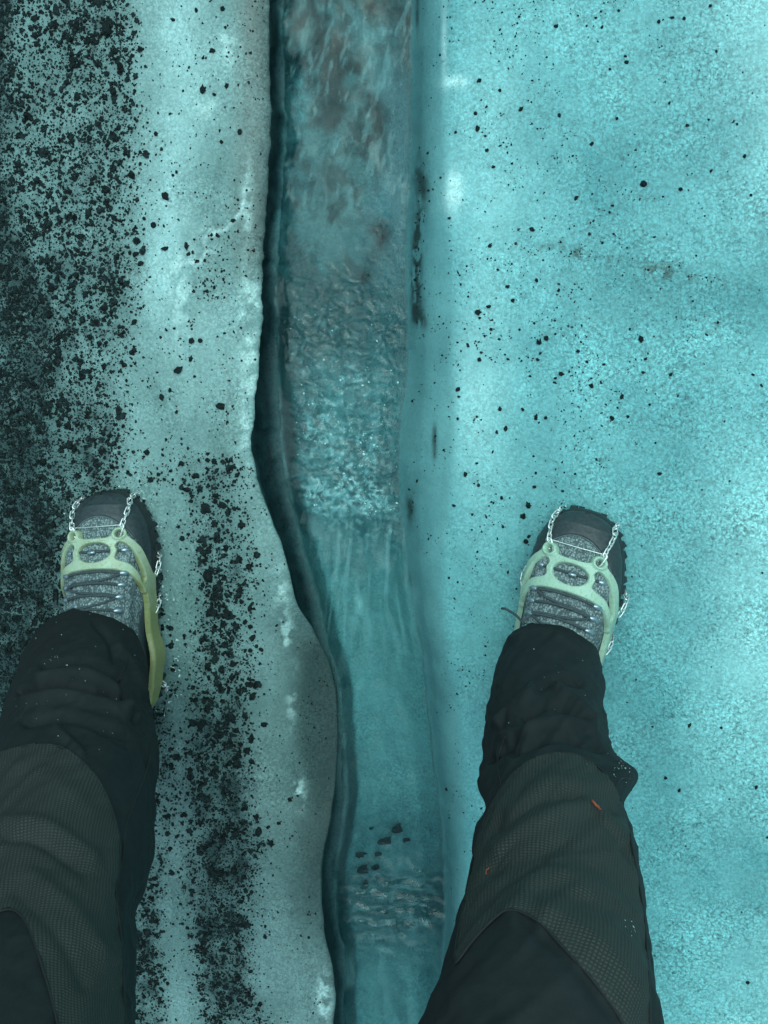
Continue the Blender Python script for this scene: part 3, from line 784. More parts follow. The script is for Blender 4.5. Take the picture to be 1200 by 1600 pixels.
# ---- pebbles one can point at: (px, py, size in px, label or None)
PEB_MESH = []
for i in range(10):
    r = np.random.default_rng(700 + i); bV, bF = ICO1
    V = bV * (1 + r.normal(0, .24, (len(bV), 1)).clip(-.5, .5)) * np.array([r.uniform(.85, 1.2), r.uniform(.6, .9), r.uniform(.45, .65)]) * .5
    PEB_MESH.append(mesh_np('pebble', V, bF, [MT['stone']], False))
LBL = {
    (1006, 287): 'largest lone black pebble on the clean upper right ice',
    (842, 535): 'large jagged black pebble in the middle of the right ice',
    (854, 528): 'black pebble touching the upper right of a jagged one on the right ice',
    (826, 789): 'black stone on the ice just above the toe of the right boot',
    (747, 488): 'round black pebble ringed by specks near the right edge of the stream',
    (749, 562): 'black pebble with a brown silt tail beside the stream, right bank',
    (972, 620): 'black pebble furthest right of the cluster above the right boot',
    (1001, 529): 'thin black chip lying sideways on the right ice',
    (214, 377): 'large black pebble at the edge of the gravel field, upper left',
    (168, 49): 'tall dark stone patch at the top of the left gravel field',
    (318, 140): 'black pebble alone on the pale ice left of the stream, near the top',
    (375, 206): 'black pebble close to the left lip of the stream, near the top',
    (345, 634): 'black pebble pair on pale ice above the gravel drift, left of the stream bend',
    (280, 577): 'black pebble with brown grit beside it on the middle of the left ice',
    (300, 533): 'left one of two black pebbles side by side on the left ice',
    (313, 532): 'right one of two black pebbles side by side on the left ice',
    (331, 956): 'broad flat black stone at the left edge of the gravel drift beside the left boot',
    (357, 960): 'broad black stone in the middle of the gravel drift level with the left boot heel',
    (377, 821): 'rounded black pebble at the upper right end of the gravel drift by the left boot',
    (413, 1132): 'lone rounded black pebble right of the gravel drift, beside the left trouser leg',
    (453, 1249): 'small hollow-looking pebble by the white crust near the left lip of the stream',
    (401, 1276): 'rounded black pebble at the right edge of the lower gravel drift',
    (1063, 296): 'small black pebble right of the largest pebble on the upper right ice',
    (259, 306): 'black pebble on the pale strip between gravel field and stream, upper left',
    (240, 352): 'black pebble with whitish crystals around it on the upper left ice',
}
PEB = [(1006, 287, 13), (842, 535, 12), (854, 528, 10), (747, 488, 10), (764, 479, 7), (801, 469, 8), (793, 448, 8), (838, 438, 8), (873, 454, 7), (812, 515, 5),
       (749, 562, 9), (752, 551, 6), (840, 562, 7), (844, 552, 6), (794, 561, 5), (903, 549, 6), (877, 584, 8), (868, 591, 6), (924, 603, 8), (972, 620, 10),
       (956, 653, 8), (1001, 529, 10), (1005, 582, 7), (1048, 585, 6), (1015, 632, 6), (1009, 561, 7), (837, 651, 8), (853, 653, 7), (817, 640, 8), (790, 670, 8),
       (776, 675, 7), (781, 639, 7), (715, 654, 6), (745, 651, 6), (727, 741, 8), (745, 724, 6), (826, 789, 13), (835, 761, 8), (784, 778, 8), (709, 790, 7),
       (1031, 740, 7), (879, 767, 6), (932, 718, 6), (1024, 692, 5), (716, 608, 8), (717, 620, 6), (1110, 9, 7), (1069, 29, 7), (1050, 28, 6), (1029, 34, 7),
       (869, 41, 8), (931, 28, 5), (979, 97, 7), (977, 88, 6), (953, 108, 6), (749, 126, 7), (781, 141, 7), (814, 170, 8), (743, 177, 8), (746, 201, 9),
       (761, 235, 8), (771, 261, 6), (964, 185, 7), (874, 180, 6), (925, 225, 7), (1046, 161, 6), (1074, 196, 6), (1063, 296, 8), (1163, 244, 7), (1111, 267, 6),
       (1173, 305, 6), (957, 321, 6), (900, 310, 7), (766, 384, 9), (702, 341, 6), (831, 358, 8), (1040, 1215, 7), (1061, 1235, 6), (1077, 1133, 7), (1127, 1137, 6), (1181, 1230, 8), (1199, 1308, 6),
       (1168, 1535, 8), (818, 806, 12), (822, 846, 12), (826, 838, 8),
       (348, 14, 8), (270, 31, 6), (307, 16, 7), (332, 79, 9), (318, 140, 12), (354, 134, 7), (335, 148, 6), (375, 206, 10), (346, 222, 7), (259, 306, 11),
       (240, 352, 11), (214, 377, 15), (258, 389, 8), (292, 384, 9), (295, 397, 7), (308, 408, 7), (320, 407, 6), (364, 345, 7), (212, 397, 10), (220, 412, 9), (244, 209, 8), (219, 77, 9), (168, 49, 17),
       (114, 101, 12), (152, 101, 10), (177, 143, 12), (121, 151, 9), (280, 577, 12), (300, 533, 10), (313, 532, 9), (345, 634, 12), (266, 610, 8), (253, 620, 8),
       (276, 644, 7), (230, 707, 11), (285, 724, 10), (335, 721, 10), (308, 743, 8), (210, 504, 9), (236, 750, 10), (348, 790, 12), (322, 793, 14), (298, 560, 8),
       (377, 821, 11), (285, 841, 10), (325, 861, 13), (326, 902, 16), (337, 917, 11), (334, 934, 13), (331, 956, 19), (357, 960, 20), (375, 922, 10), (391, 950, 11),
       (391, 979, 9), (395, 996, 10), (391, 1016, 9), (409, 1015, 8), (324, 1040, 13), (364, 1037, 10), (346, 1046, 13), (390, 1069, 12), (374, 1079, 10), (395, 1087, 11),
       (362, 1121, 14), (369, 1141, 12), (413, 1132, 12), (392, 1154, 12), (315, 1131, 18), (340, 1150, 14), (385, 1172, 13), (302, 1074, 9), (288, 997, 6), (266, 982, 6), (266, 992, 6),
       (453, 1249, 9), (401, 1276, 11), (404, 1300, 12), (424, 1317, 11), (414, 1463, 8), (394, 1190, 9), (270, 1046, 9), (350, 975, 12), (378, 940, 8), (330, 890, 10)]
def peb_cell(px, py):
    """where a pebble lies: (phrase, group)"""
    if px > 630:
        c = 0 if px < 780 else 1 if px < 890 else 2
        side = ['near the stream on the right ice', 'on the right ice', 'far right of the stream'][c]
        if py < 150: return 'black pebble ' + side + ', top of photo', 'pebbles on the upper right ice'
        if py < 335: return 'black pebble ' + side + ', above the brown silt line', 'pebbles on the upper right ice'
        if py < 520: return 'black pebble ' + side + ', near the silt line', 'pebbles on the middle right ice'
        if py < 612: return 'black pebble ' + side + ', level with the rapid', 'pebbles on the middle right ice'
        if py < 700: return 'black pebble ' + side + ', beside the lower rapid', 'pebbles on the middle right ice'
        if py < 830 or px < 900: return 'black pebble ' + side + ', just above the right boot', 'pebbles on the middle right ice'
        return 'black pebble on the open ice right of the right leg', 'pebbles on the lower right ice'
    if py < 240: 
        return ('black pebble in the gravel field, top left corner' if px < 235 else 'black pebble on pale ice left of the stream, top'), 'pebbles on the upper left ice'
    if py < 480: return ('black pebble at the edge of the gravel field, upper left' if px < 250 else 'black pebble near the white crack on the left ice'), 'pebbles on the upper left ice'
    if py < 680: return 'black pebble on pale ice left of the rapid', 'pebbles on the middle left ice'
    if py < 830: return 'black pebble at the head of the gravel drift', 'pebbles on the middle left ice'
    side = 'left edge' if px < 330 else 'middle' if px < 372 else 'right edge'
    if py < 945: return 'stone on the ' + side + ' of the drift beside the left boot', 'stones in the gravel drift by the left leg'
    if py < 1060: return 'stone on the ' + side + ' of the drift beside the left heel', 'stones in the gravel drift by the left leg'
    return 'stone on the ' + side + ' of the drift beside the left shin', 'stones in the gravel drift by the left leg'
ORD = ['highest', 'second highest', 'third highest', 'fourth highest', 'fifth highest', 'sixth highest', 'seventh highest', 'eighth highest', 'ninth highest', 'tenth highest']
cells = {}
for (a, b, sz) in PEB:
    if (a, b) not in LBL: cells.setdefault(peb_cell(a, b)[0], []).append((b, a))
for v in cells.values(): v.sort()
rp = np.random.default_rng(800)
for (a, b, sz) in PEB:
    q = on_ground(np.array([float(a)]), np.array([float(b)]))[0]
    o = obj('pebble', PEB_MESH[rp.integers(10)])
    o.location = q + np.array([0, 0, sz / 1250 * .12]); k = sz / 1250 * (.88 if a > 630 else 1.1)
    o.scale = (k, k, k); o.rotation_euler = (rp.uniform(-.3, .3), rp.uniform(-.3, .3), rp.uniform(0, 6.28))
    ph, gp = peb_cell(a, b)
    if (a, b) in LBL: lb = LBL[(a, b)]
    else:
        lst = cells[ph]; i = lst.index((b, a))
        lb = ph if len(lst) == 1 else (('lowest' if i == len(lst) - 1 else ORD[min(i, 9)]) + ' ' + ph)
    tag(o, lb, 'pebble', gp)

# ---- stones lying on the stream bed
SUB_MESH = []
for m_ in PEB_MESH:
    c = m_.copy(); c.materials.clear(); c.materials.append(MT['bedstone']); SUB_MESH.append(c)
def bed_pt(px, py): return G(px, py, ZW - .024)
BED = [(621, 1292, 15, 1.0), (602, 1311, 18, .5), (565, 1333, 17, .6), (592, 1331, 12, .9), (588, 1352, 14, .9), (568, 1355, 15, .8), (582, 1291, 8, .8), (636, 1309, 12, .5), (570, 1380, 12, .5), (572, 432, 13, .6)]
BEDL = ['roundest dark stone under the clear water, upper right of the submerged group', 'long thin dark stone under the water in the middle of the submerged group', 'slanted dark stone at the left of the submerged group',
        'small dark stone right of the slanted one under the water', 'dark stone at the lower right of the submerged group', 'dark stone at the lower left of the submerged group', 'smallest dark stone, top of the submerged group',
        'narrow dark stone at the right end of the submerged group', 'faint dark stone below the submerged group by the ripples', 'dark stone under the rippled water in the upper stream']
for (a, b, sz, el), lb in zip(BED, BEDL):
    o = obj('submerged_stone', SUB_MESH[rp.integers(10)]); o.location = bed_pt(a, b)
    k = sz / 1200; o.scale = (k * 1.2, k * (.6 + .6 * el), k); o.rotation_euler = (0, 0, .5 + rp.uniform(-.3, .3))
    tag(o, lb, 'stone', 'stones on the stream bed')

# ------------------------------------------------------------------ foam bubbles
def build_bubbles():
    r = np.random.default_rng(900); n = 3200
    px = r.uniform(440, 650, n); py = r.uniform(480, 822, n)
    d = (.12 + .5 * np.exp(-((py - 690) / 110) ** 2) + .8 * np.exp(-((py - 795) / 22) ** 2)) * sstep(.40, .66, fbm(px / 9, py / 9, 2, 901)) * (1 - .6 * sstep(580, 640, px) * (1 - sstep(740, 790, py)))
    d *= (py < 806 + 5 * np.sin(px / 22) - 30 * sstep(520, 450, px) - 22 * sstep(600, 645, px)) * (fbm(px / 38, py / 34, 3, 395) * 1.7 - .2) * (px > tab(py, ROWS, 2) + 22) * (px < tab(py, ROWS, 3) - 6)
    k = r.uniform(0, 1, n) < d
    p = G(px[k], py[k], ZW + .0015); s = np.clip(1.7 * np.exp(r.normal(0, .4, k.sum())), .9, 4.5) / 1250
    me = stones_mesh('foam_bubbles', p, s, MT['foam'], ICO0, .05, .7, 902)
    tag(obj('foam_bubbles', me), 'white foam bubbles churning in the rapid of the stream', 'foam', kind='stuff')
build_bubbles()

# ------------------------------------------------------------------ the person: trousers and boots
PERSON = empty('person', tuple(np.r_[G(540, 1250, 0.0)[:2], 0.0]))
tag(PERSON, 'person in black trousers with grey knee panels standing astride the stream', 'person')
bpy.context.view_layer.update()
PINV = PERSON.matrix_world.inverted()
def part(name, me, parent=None):
    o = obj(name, me); o.parent = parent or PERSON
    o.matrix_parent_inverse = (parent or PERSON).matrix_world.inverted()
    return o

NTH, NRW = 190, 400
TH = np.linspace(0, 2 * np.pi, NTH, endpoint=False)

def leg_surface(tabl, hips, folds, bumps, seed):
    """tabl rows: (py, cx, half width in px, height). Returns V (rows, NTH, 3), normals, px, py, uv"""
    T = np.array(tabl, float)
    C = G(T[:, 1], T[:, 0], T[:, 3])
    dist = (C - CAM) @ FWD
    rad = T[:, 2] * dist / F
    C = np.vstack([C, [h[:3] for h in hips]]); rad = np.r_[rad, [h[3] for h in hips]]
    t = np.r_[0, np.cumsum(np.linalg.norm(np.diff(C, axis=0), axis=1))]
    P = smooth_poly(np.c_[C, rad], 40, False)
    tt = np.r_[0, np.cumsum(np.linalg.norm(np.diff(P[:, :3], axis=0), axis=1))]
    u = np.linspace(0, 1, NRW) ** 1.15 * tt[-1]
    Q = np.stack([np.interp(u, tt, P[:, k]) for k in range(4)], 1)
    Tn = np.gradient(Q[:, :3], axis=0)
    for _ in range(60):
        Tn[1:-1] = (Tn[:-2] + 2 * Tn[1:-1] + Tn[2:]) / 4
    Tn /= np.linalg.norm(Tn, axis=1)[:, None]
    X = np.cross(np.array([0, 1.0, 0])[None], Tn); X /= np.linalg.norm(X, axis=1)[:, None]
    Yd = np.cross(Tn, X)
    dirs = np.sin(TH)[None, :, None] * X[:, None] + np.cos(TH)[None, :, None] * Yd[:, None]
    r = Q[:, 3][:, None]
    R = r / np.sqrt((np.sin(TH) ** 2)[None] + (np.cos(TH)[None] / 1.10) ** 2)
    vv = u[:, None]; uu = (TH * .075)[None, :]
    # general drape
    th = TH[None, :]
    per = lambda fx, fy, sd: (fbm(np.cos(th) * fx + 5 + 0 * vv, vv * fy + np.sin(th) * fx, 3, sd) - .5)
    R = R + .010 * per(1.6, 9, seed) * sstep(0, .05, vv) + .006 * per(3.0, 26, seed + 9)
    R = R + .0045 * (ridged(np.cos(th) * 2.2 + 3 + .6 * np.sin(vv * 25), vv * 13 + np.sin(th) * 2.2, 3, seed + 21) - .62) * sstep(.02, .08, vv)
    V = Q[:, None, :3] + R[..., None] * dirs
    px, py = proj(V.reshape(-1, 3)); px = px.reshape(R.shape); py = py.reshape(R.shape)
    tocam = CAM - V; tocam /= np.linalg.norm(tocam, axis=-1)[..., None]
    face = sstep(-.15, .25, (dirs * tocam).sum(-1))
    D = 0
    for poly, amp, w in folds:
        D = D + (1.45 if max(b_ for a_, b_ in poly) < 1200 else .75) * amp * np.exp(-(seg_dist(px, py, smooth_poly(poly, 6, False)) / (w * (.66 if max(b_ for a_, b_ in poly) < 1200 else .9))) ** 2)
    V = V + (D * face)[..., None] * dirs
    for bx, by, sx, sy, amp in bumps:
        V = V + (amp * np.exp(-((px - bx) / sx) ** 2 - ((py - by) / sy) ** 2) * sstep(-.5, .0, (dirs * tocam).sum(-1)))[..., None] * dirs
    # tuck the hem under
    hem = V[0:1] + 0
    inn = Q[0:1, None, :3] + (hem - Q[0:1, None, :3]) * .955 
    inn2 = inn + Tn[0][None, None] * .03
    V = np.concatenate([inn2, inn, V], 0)
    px, py = proj(V.reshape(-1, 3)); px = px.reshape(V.shape[:2]); py = py.reshape(V.shape[:2])
    dv = np.gradient(V, axis=0); du = np.roll(V, -1, 1) - np.roll(V, 1, 1)
    N = np.cross(du, dv); N /= np.linalg.norm(N, axis=-1)[..., None] + 1e-12
    d2 = np.concatenate([dirs[:1], dirs[:1], dirs], 0)
    N = np.where(((N * d2).sum(-1) < 0)[..., None], -N, N)
    vl = np.r_[0, np.cumsum(np.linalg.norm(np.diff(V[:, 0], axis=0), axis=1))]
    tc = (TH + np.pi) % (2 * np.pi) - np.pi
    ra = np.r_[Q[0, 3], Q[0, 3], Q[:, 3]]; ra = np.interp(np.arange(len(ra)), [0, len(ra) - 1], [ra[0], ra.max()])
    uv = np.stack([tc[None] * ra[:, None], np.broadcast_to(vl[:, None], px.shape)], -1)
    facing = (N * (CAM - V) / np.linalg.norm(CAM - V, axis=-1)[..., None]).sum(-1)
    return V, N, px, py, uv, facing

LEGS = {}
RT = [(1052, 858, 82, .085), (1085, 857, 88, .135), (1120, 856, 94, .185), (1170, 856, 98, .250), (1215, 862, 103, .305), (1260, 864, 110, .355), (1320, 866, 120, .42), (1400, 867, 137, .50), (1480, 860, 150, .56),
      (1560, 853, 164, .625), (1620, 845, 176, .665)]
LT = [(1040, 135, 91, .085), (1075, 129, 102, .135), (1120, 122, 112, .190), (1170, 118, 122, .250), (1220, 114, 129, .305), (1270, 108, 134, .36), (1330, 98, 139, .42), (1400, 75, 141, .49), (1480, 62, 150, .55),
      (1560, 48, 158, .61), (1620, 38, 166, .65)]
RF = [([(778, 1130), (815, 1096), (834, 1074)], .006, 10), ([(868, 1074), (900, 1098), (926, 1124)], .006, 11), ([(840, 1075), (872, 1062), (905, 1066)], -.005, 10), ([(820, 1120), (862, 1100), (905, 1122)], -.006, 10),
      ([(790, 1152), (860, 1130), (925, 1140)], .006, 10), ([(800, 1175), (870, 1152), (940, 1170)], -.005, 10), ([(765, 1190), (800, 1160), (830, 1120)], -.004, 8),
      ([(795, 1265), (860, 1225), (950, 1235)], .0055, 15), ([(780, 1330), (850, 1280), (925, 1262), (975, 1310)], .006, 13), ([(775, 1300), (840, 1252), (900, 1246)], -.006, 10),
      ([(930, 1275), (960, 1310), (985, 1345)], -.004, 7), ([(770, 1365), (840, 1335), (880, 1320)], -.004, 12), ([(800, 1425), (850, 1370), (920, 1385), (985, 1430)], .006, 16),
      ([(745, 1420), (790, 1380), (850, 1350)], -.004, 10), ([(850, 1420), (930, 1470), (990, 1540)], .004, 14), ([(820, 1440), (900, 1510), (960, 1590)], -.004, 12),
      ([(800, 1000), (850, 985), (920, 1020)], .003, 10)]
RB_ = [(972, 1214, 24, 24, .016), (958, 1262, 18, 14, -.008), (752, 1212, 12, 26, .006), (948, 1110, 14, 22, -.004), (745, 1258, 14, 16, -.006)]
LF = [([(70, 1040), (135, 1030), (185, 1058)], -.006, 10), ([(60, 1060), (130, 1052), (180, 1080), (195, 1110)], .006, 11), ([(40, 1098), (95, 1088), (150, 1100), (212, 1118)], .007, 11),
      ([(30, 1080), (85, 1070), (140, 1078), (205, 1100)], -.006, 8), ([(183, 1062), (197, 1098), (210, 1125)], -.005, 7), ([(40, 1128), (110, 1120), (200, 1150)], -.006, 11),
      ([(88, 1139), (126, 1177)], .004, 10), ([(159, 1143), (197, 1164)], -.004, 7), ([(185, 1010), (210, 1045), (225, 1085)], .004, 9), ([(150, 975), (172, 1000), (180, 1030)], -.004, 9),
      ([(10, 1285), (70, 1290), (145, 1340)], .006, 12), ([(10, 1310), (60, 1318), (130, 1365)], -.005, 10), ([(50, 1370), (110, 1420), (160, 1490)], .005, 14), ([(30, 1400), (90, 1460), (130, 1540)], -.004, 13),
      ([(195, 1320), (188, 1400), (182, 1460)], -.004, 9), ([(30, 1200), (80, 1215), (140, 1270)], .003, 16)]
LB_ = [(238, 1180, 14, 40, .004), (215, 1420, 14, 40, -.004)]
HR = [(-.045, -.560, .76, .080), (-.080, -.620, .86, .085)]
HL = [(-.372, -.575, .74, .074), (-.320, -.650, .85, .085)]
surf = {'R': leg_surface(RT, HR, RF, RB_, 1001), 'L': leg_surface(LT, HL, LF, LB_, 1101)}
hz = np.linspace(.80, 1.04, 30); ha = np.linspace(0, 2 * np.pi, 90, endpoint=False)
hk = 1 - .35 * np.exp(-((hz - .79) / .06) ** 2)
HV = np.stack([-.183 + np.cos(ha)[None] * (.195 * hk)[:, None], -.62 + np.sin(ha)[None] * (.125 * hk)[:, None], np.broadcast_to(hz[:, None], (30, 90))], -1)
HVf = np.vstack([HV.reshape(-1, 3), [[-.183, -.62, .79], [-.183, -.62, 1.045]]])
c_ = np.arange(90); c2_ = (c_ + 1) % 90
HFf = np.vstack([grid_faces(30, 90, True), np.stack([c2_, c_, np.full(90, 2700), np.full(90, 2700)], 1), np.stack([2610 + c_, 2610 + c2_, np.full(90, 2701), np.full(90, 2701)], 1)])
nR = surf['R'][0].shape[:2]
parts_ = []
for k in 'LR':
    parts_.append((surf[k][0].reshape(-1, 3), grid_faces(nR[0], nR[1], True)))
Vt, Ft = join(parts_ + [(HVf, HFf)])
uvt = np.vstack([surf['L'][4].reshape(-1, 2), surf['R'][4].reshape(-1, 2), HVf[:, :2]])
TROUSERS = part('trousers', mesh_np('trousers', Vt, Ft, [MT['cloth']], True, uv=uvt))

PANEL = {
    'R': [(877, 1177), (915, 1187), (950, 1215), (972, 1262), (985, 1320), (998, 1390), (1006, 1450), (1010, 1520), (1014, 1640), (990, 1640), (965, 1585), (915, 1520), (870, 1470), (840, 1440), (800, 1421), (770, 1440), (735, 1478), (714, 1508), (716, 1470),
          (731, 1395), (746, 1320), (762, 1275), (790, 1225), (830, 1188)],
    'L': [(70, 1164), (110, 1175), (150, 1215), (172, 1262), (186, 1315), (183, 1370), (178, 1400), (186, 1450), (189, 1500), (193, 1600), (192, 1660), (105, 1660), (88, 1590), (62, 1500), (40, 1440), (12, 1420), (-30, 1440), (-60, 1400), (-60, 1300), (-30, 1200), (15, 1172)],
}
def offset_pts(k, pts, off):
    V, N, px, py, uv, fa = surf[k]
    ok = fa > .02
    P = V[ok]; Nn = N[ok]; ax, ay = px[ok], py[ok]
    out = []
    for a, b in pts:
        d = (ax - a) ** 2 + (ay - b) ** 2
        i = np.argsort(d)[:4]
        if d[i[0]] > 60: continue
        w = 1 / (d[i] + .3); w /= w.sum()
        out.append((P[i] * w[:, None]).sum(0) + Nn[i[0]] * off)
    return np.array(out)
for k in 'LR':
    V, N, px, py, uv, fa = surf[k]
    poly = smooth_poly(PANEL[k], 8, True)
    hlf = NTH // 2
    A = np.concatenate([V + N * .0014, uv], -1); A = np.roll(A, hlf, 1)
    D = np.maximum(sdf_poly(px, py, poly), (-.03 - fa) * 60); D = np.roll(D, hlf, 1)
    D[:4] = 50
    gr, gc = np.gradient(D)
    ins = D < 0
    cell = ins[:-1, :-1] | ins[1:, :-1] | ins[:-1, 1:] | ins[1:, 1:]
    use = np.zeros_like(ins); use[:-1, :-1] |= cell; use[1:, :-1] |= cell; use[:-1, 1:] |= cell; use[1:, 1:] |= cell
    kk = np.where(use & ~ins, D, 0) / (gr ** 2 + gc ** 2 + 1e-9)
    rr_, cc_ = np.meshgrid(np.arange(A.shape[0]), np.arange(A.shape[1]), indexing='ij')
    rf_ = np.clip(rr_ - np.clip(kk * gr, -1.2, 1.2), 0, A.shape[0] - 1.001); cf_ = np.clip(cc_ - np.clip(kk * gc, -1.2, 1.2), 0, A.shape[1] - 1.001)
    r0 = rf_.astype(int); c0 = cf_.astype(int); fr = (rf_ - r0)[..., None]; fc = (cf_ - c0)[..., None]
    B = (A[r0, c0] * (1 - fc) + A[r0, c0 + 1] * fc) * (1 - fr) + (A[r0 + 1, c0] * (1 - fc) + A[r0 + 1, c0 + 1] * fc) * fr
    idx = -np.ones(ins.shape, int); idx[use] = np.arange(use.sum())
    r_, c_2 = np.where(cell)
    Fk = np.stack([idx[r_, c_2], idx[r_, c_2 + 1], idx[r_ + 1, c_2 + 1], idx[r_ + 1, c_2]], 1)
    me = mesh_np('knee_panel', B[use][:, :3], Fk, [MT['panel']], True, uv=B[use][:, 3:])
    part('knee_panel', me, TROUSERS)
    pl = offset_pts(k, poly[::2], .0014)
    # break where the outline jumps round the silhouette
    runs = np.split(np.arange(len(pl)), np.where(np.linalg.norm(np.diff(pl, axis=0), axis=1) > .03)[0] + 1)
    for rn in runs:
        if len(rn) < 6: continue
        q = pl[rn]
        for _ in range(3): q[1:-1] = (q[:-2] + 2 * q[1:-1] + q[2:]) / 4
        part('seam', mesh_np('seam', *(lambda a: (a[0], tri(a[1])))(tube(q, .0011, 6)), [MT['seam']]), TROUSERS)
SEAMS = {'L': [[(238, 1165), (225, 1215), (200, 1280), (193, 1330), (185, 1375), (184, 1420)], [(184, 1064), (190, 1052), (208, 1012)]],
         'R': [[(786, 1240), (778, 1190), (790, 1150)], [(985, 1216), (968, 1218), (958, 1240)]]}
for k in 'LR':
    for ln in SEAMS[k]:
        q = offset_pts(k, smooth_poly(ln, 10, False), .0002)
        if len(q) > 5:
            for _ in range(3): q[1:-1] = (q[:-2] + 2 * q[1:-1] + q[2:]) / 4
            part('seam', mesh_np('seam', *(lambda a: (a[0], tri(a[1])))(tube(q, .0009, 6)), [MT['seam']]), TROUSERS)

# ice flecks and fibres on the cloth
fp = []
rf = np.random.default_rng(1200)
for k, boxes in (('L', [(85, 1028, 10, 6, 7), (110, 1020, 120, 90, 34), (60, 1100, 50, 20, 10), (150, 1150, 80, 40, 6)]), ('R', [(970, 1200, 14, 18, 26), (880, 1060, 70, 50, 9), (860, 1110, 90, 60, 7), (985, 1450, 10, 24, 10)])):
    for bx, by, sx, sy, n in boxes:
        q = offset_pts(k, np.c_[rf.normal(bx, sx * .6, n), rf.normal(by, sy * .6, n)], .0012)
        if len(q): fp.append(q)
fp = np.vstack(fp)
tag(obj('ice_flecks', stones_mesh('ice_flecks', fp, np.clip(.0009 * np.exp(rf.normal(0, .4, len(fp))), .0005, .0022), MT['fleck'], ICO0, .2, .7, 1201)), 'tiny pale ice flecks sprinkled on the black trousers', 'ice flecks', kind='stuff')
for ln, lb in (([(923, 1256), (929, 1262), (937, 1269)], 'short orange fibre stuck on the right knee panel, the brighter one'), ([(766, 1359), (763, 1365), (760, 1371)], 'thin orange fibre on the inner edge of the right knee panel')):
    q = offset_pts('R', smooth_poly(ln, 4, False), .0032)
    o = obj('orange_fibre', mesh_np('orange_fibre', *(lambda a: (a[0], tri(a[1])))(tube(q, .0012 if ln[0][0] > 900 else .0006, 6)), [MT['fibre']]))
    tag(o, lb, 'fibre', 'fibres on the trousers')

# ------------------------------------------------------------------ boots and ice cleats
HW = [(0, 0), (.0015, .013), (.004, .020), (.008, .0265), (.016, .0345), (.03, .0430), (.05, .0500), (.08, .0540), (.11, .0540), (.15, .0500), (.19, .0450), (.23, .0425), (.26, .0410), (.28, .0350), (.291, .0260), (.297, .016), (.30, 0)]
HT = [(0, .034), (.006, .043), (.016, .051), (.03, .0565), (.05, .0620), (.08, .0715), (.11, .0850), (.14, .1000), (.17, .1080), (.20, .1100), (.30, .1000)]
CXT = [(0, .007), (.04, .006), (.08, .003), (.14, -.001), (.20, -.003), (.30, .001)]
Z0 = .024
def _smt(s, T, w=.004): return (tab(s - w, T) + 2 * tab(s, T) + tab(s + w, T)) / 4
def smap(s): return s + .0095 * np.clip(1 - np.asarray(s, float) / .0765, 0, 1)
class Shoe:
    def __init__(self, m): self.m = m          # m=+1: inner side at +x (left boot)
    def S(self, u, s):
        u = np.asarray(u, float); s = np.asarray(s, float); u, s = np.broadcast_arrays(u, s)
        ph = u * np.pi / 2
        hw = tab(s, HW) ; h = _smt(s, HT); cx = tab(s, CXT)
        x = cx + hw * np.sign(np.sin(ph)) * np.abs(np.sin(ph)) ** .86
        z = Z0 + (h - Z0) * np.abs(np.cos(ph)) ** .84
        return np.stack([x * self.m, -smap(s), z], -1)
    def N(self, u, s):
        e = .012; d = .0012
        a = self.S(np.clip(u + e, -1, 1), s) - self.S(np.clip(u - e, -1, 1), s)
        b = self.S(u, np.clip(s + d, 0.0005, .2995)) - self.S(u, np.clip(s - d, 0.0005, .2995))
        n = np.cross(a, b); n /= np.linalg.norm(n, axis=-1)[..., None] + 1e-12
        c = self.S(u, s) - np.stack([tab(s, CXT) * self.m, -np.clip(s, .05, .25), np.full(np.shape(s), Z0)], -1)
        return np.where(((n * c).sum(-1) < 0)[..., None], -n, n)
    def at(self, u, s, off=0.0):
        u = np.asarray(u, float); s = np.asarray(s, float); u, s = np.broadcast_arrays(u, s)
        return self.S(u, s) + self.N(u, s) * np.asarray(off)[..., None]
    def patch(self, name, u, s, off, mat):
        """u, s 2D grids"""
        V = self.at(u, s, off)
        return mesh_np(name, V.reshape(-1, 3), grid_faces(*u.shape), [mat], True, uv=np.stack([u * .085, s], -1).reshape(-1, 2))
QS = .080                                       # metres across the instep for u = 1

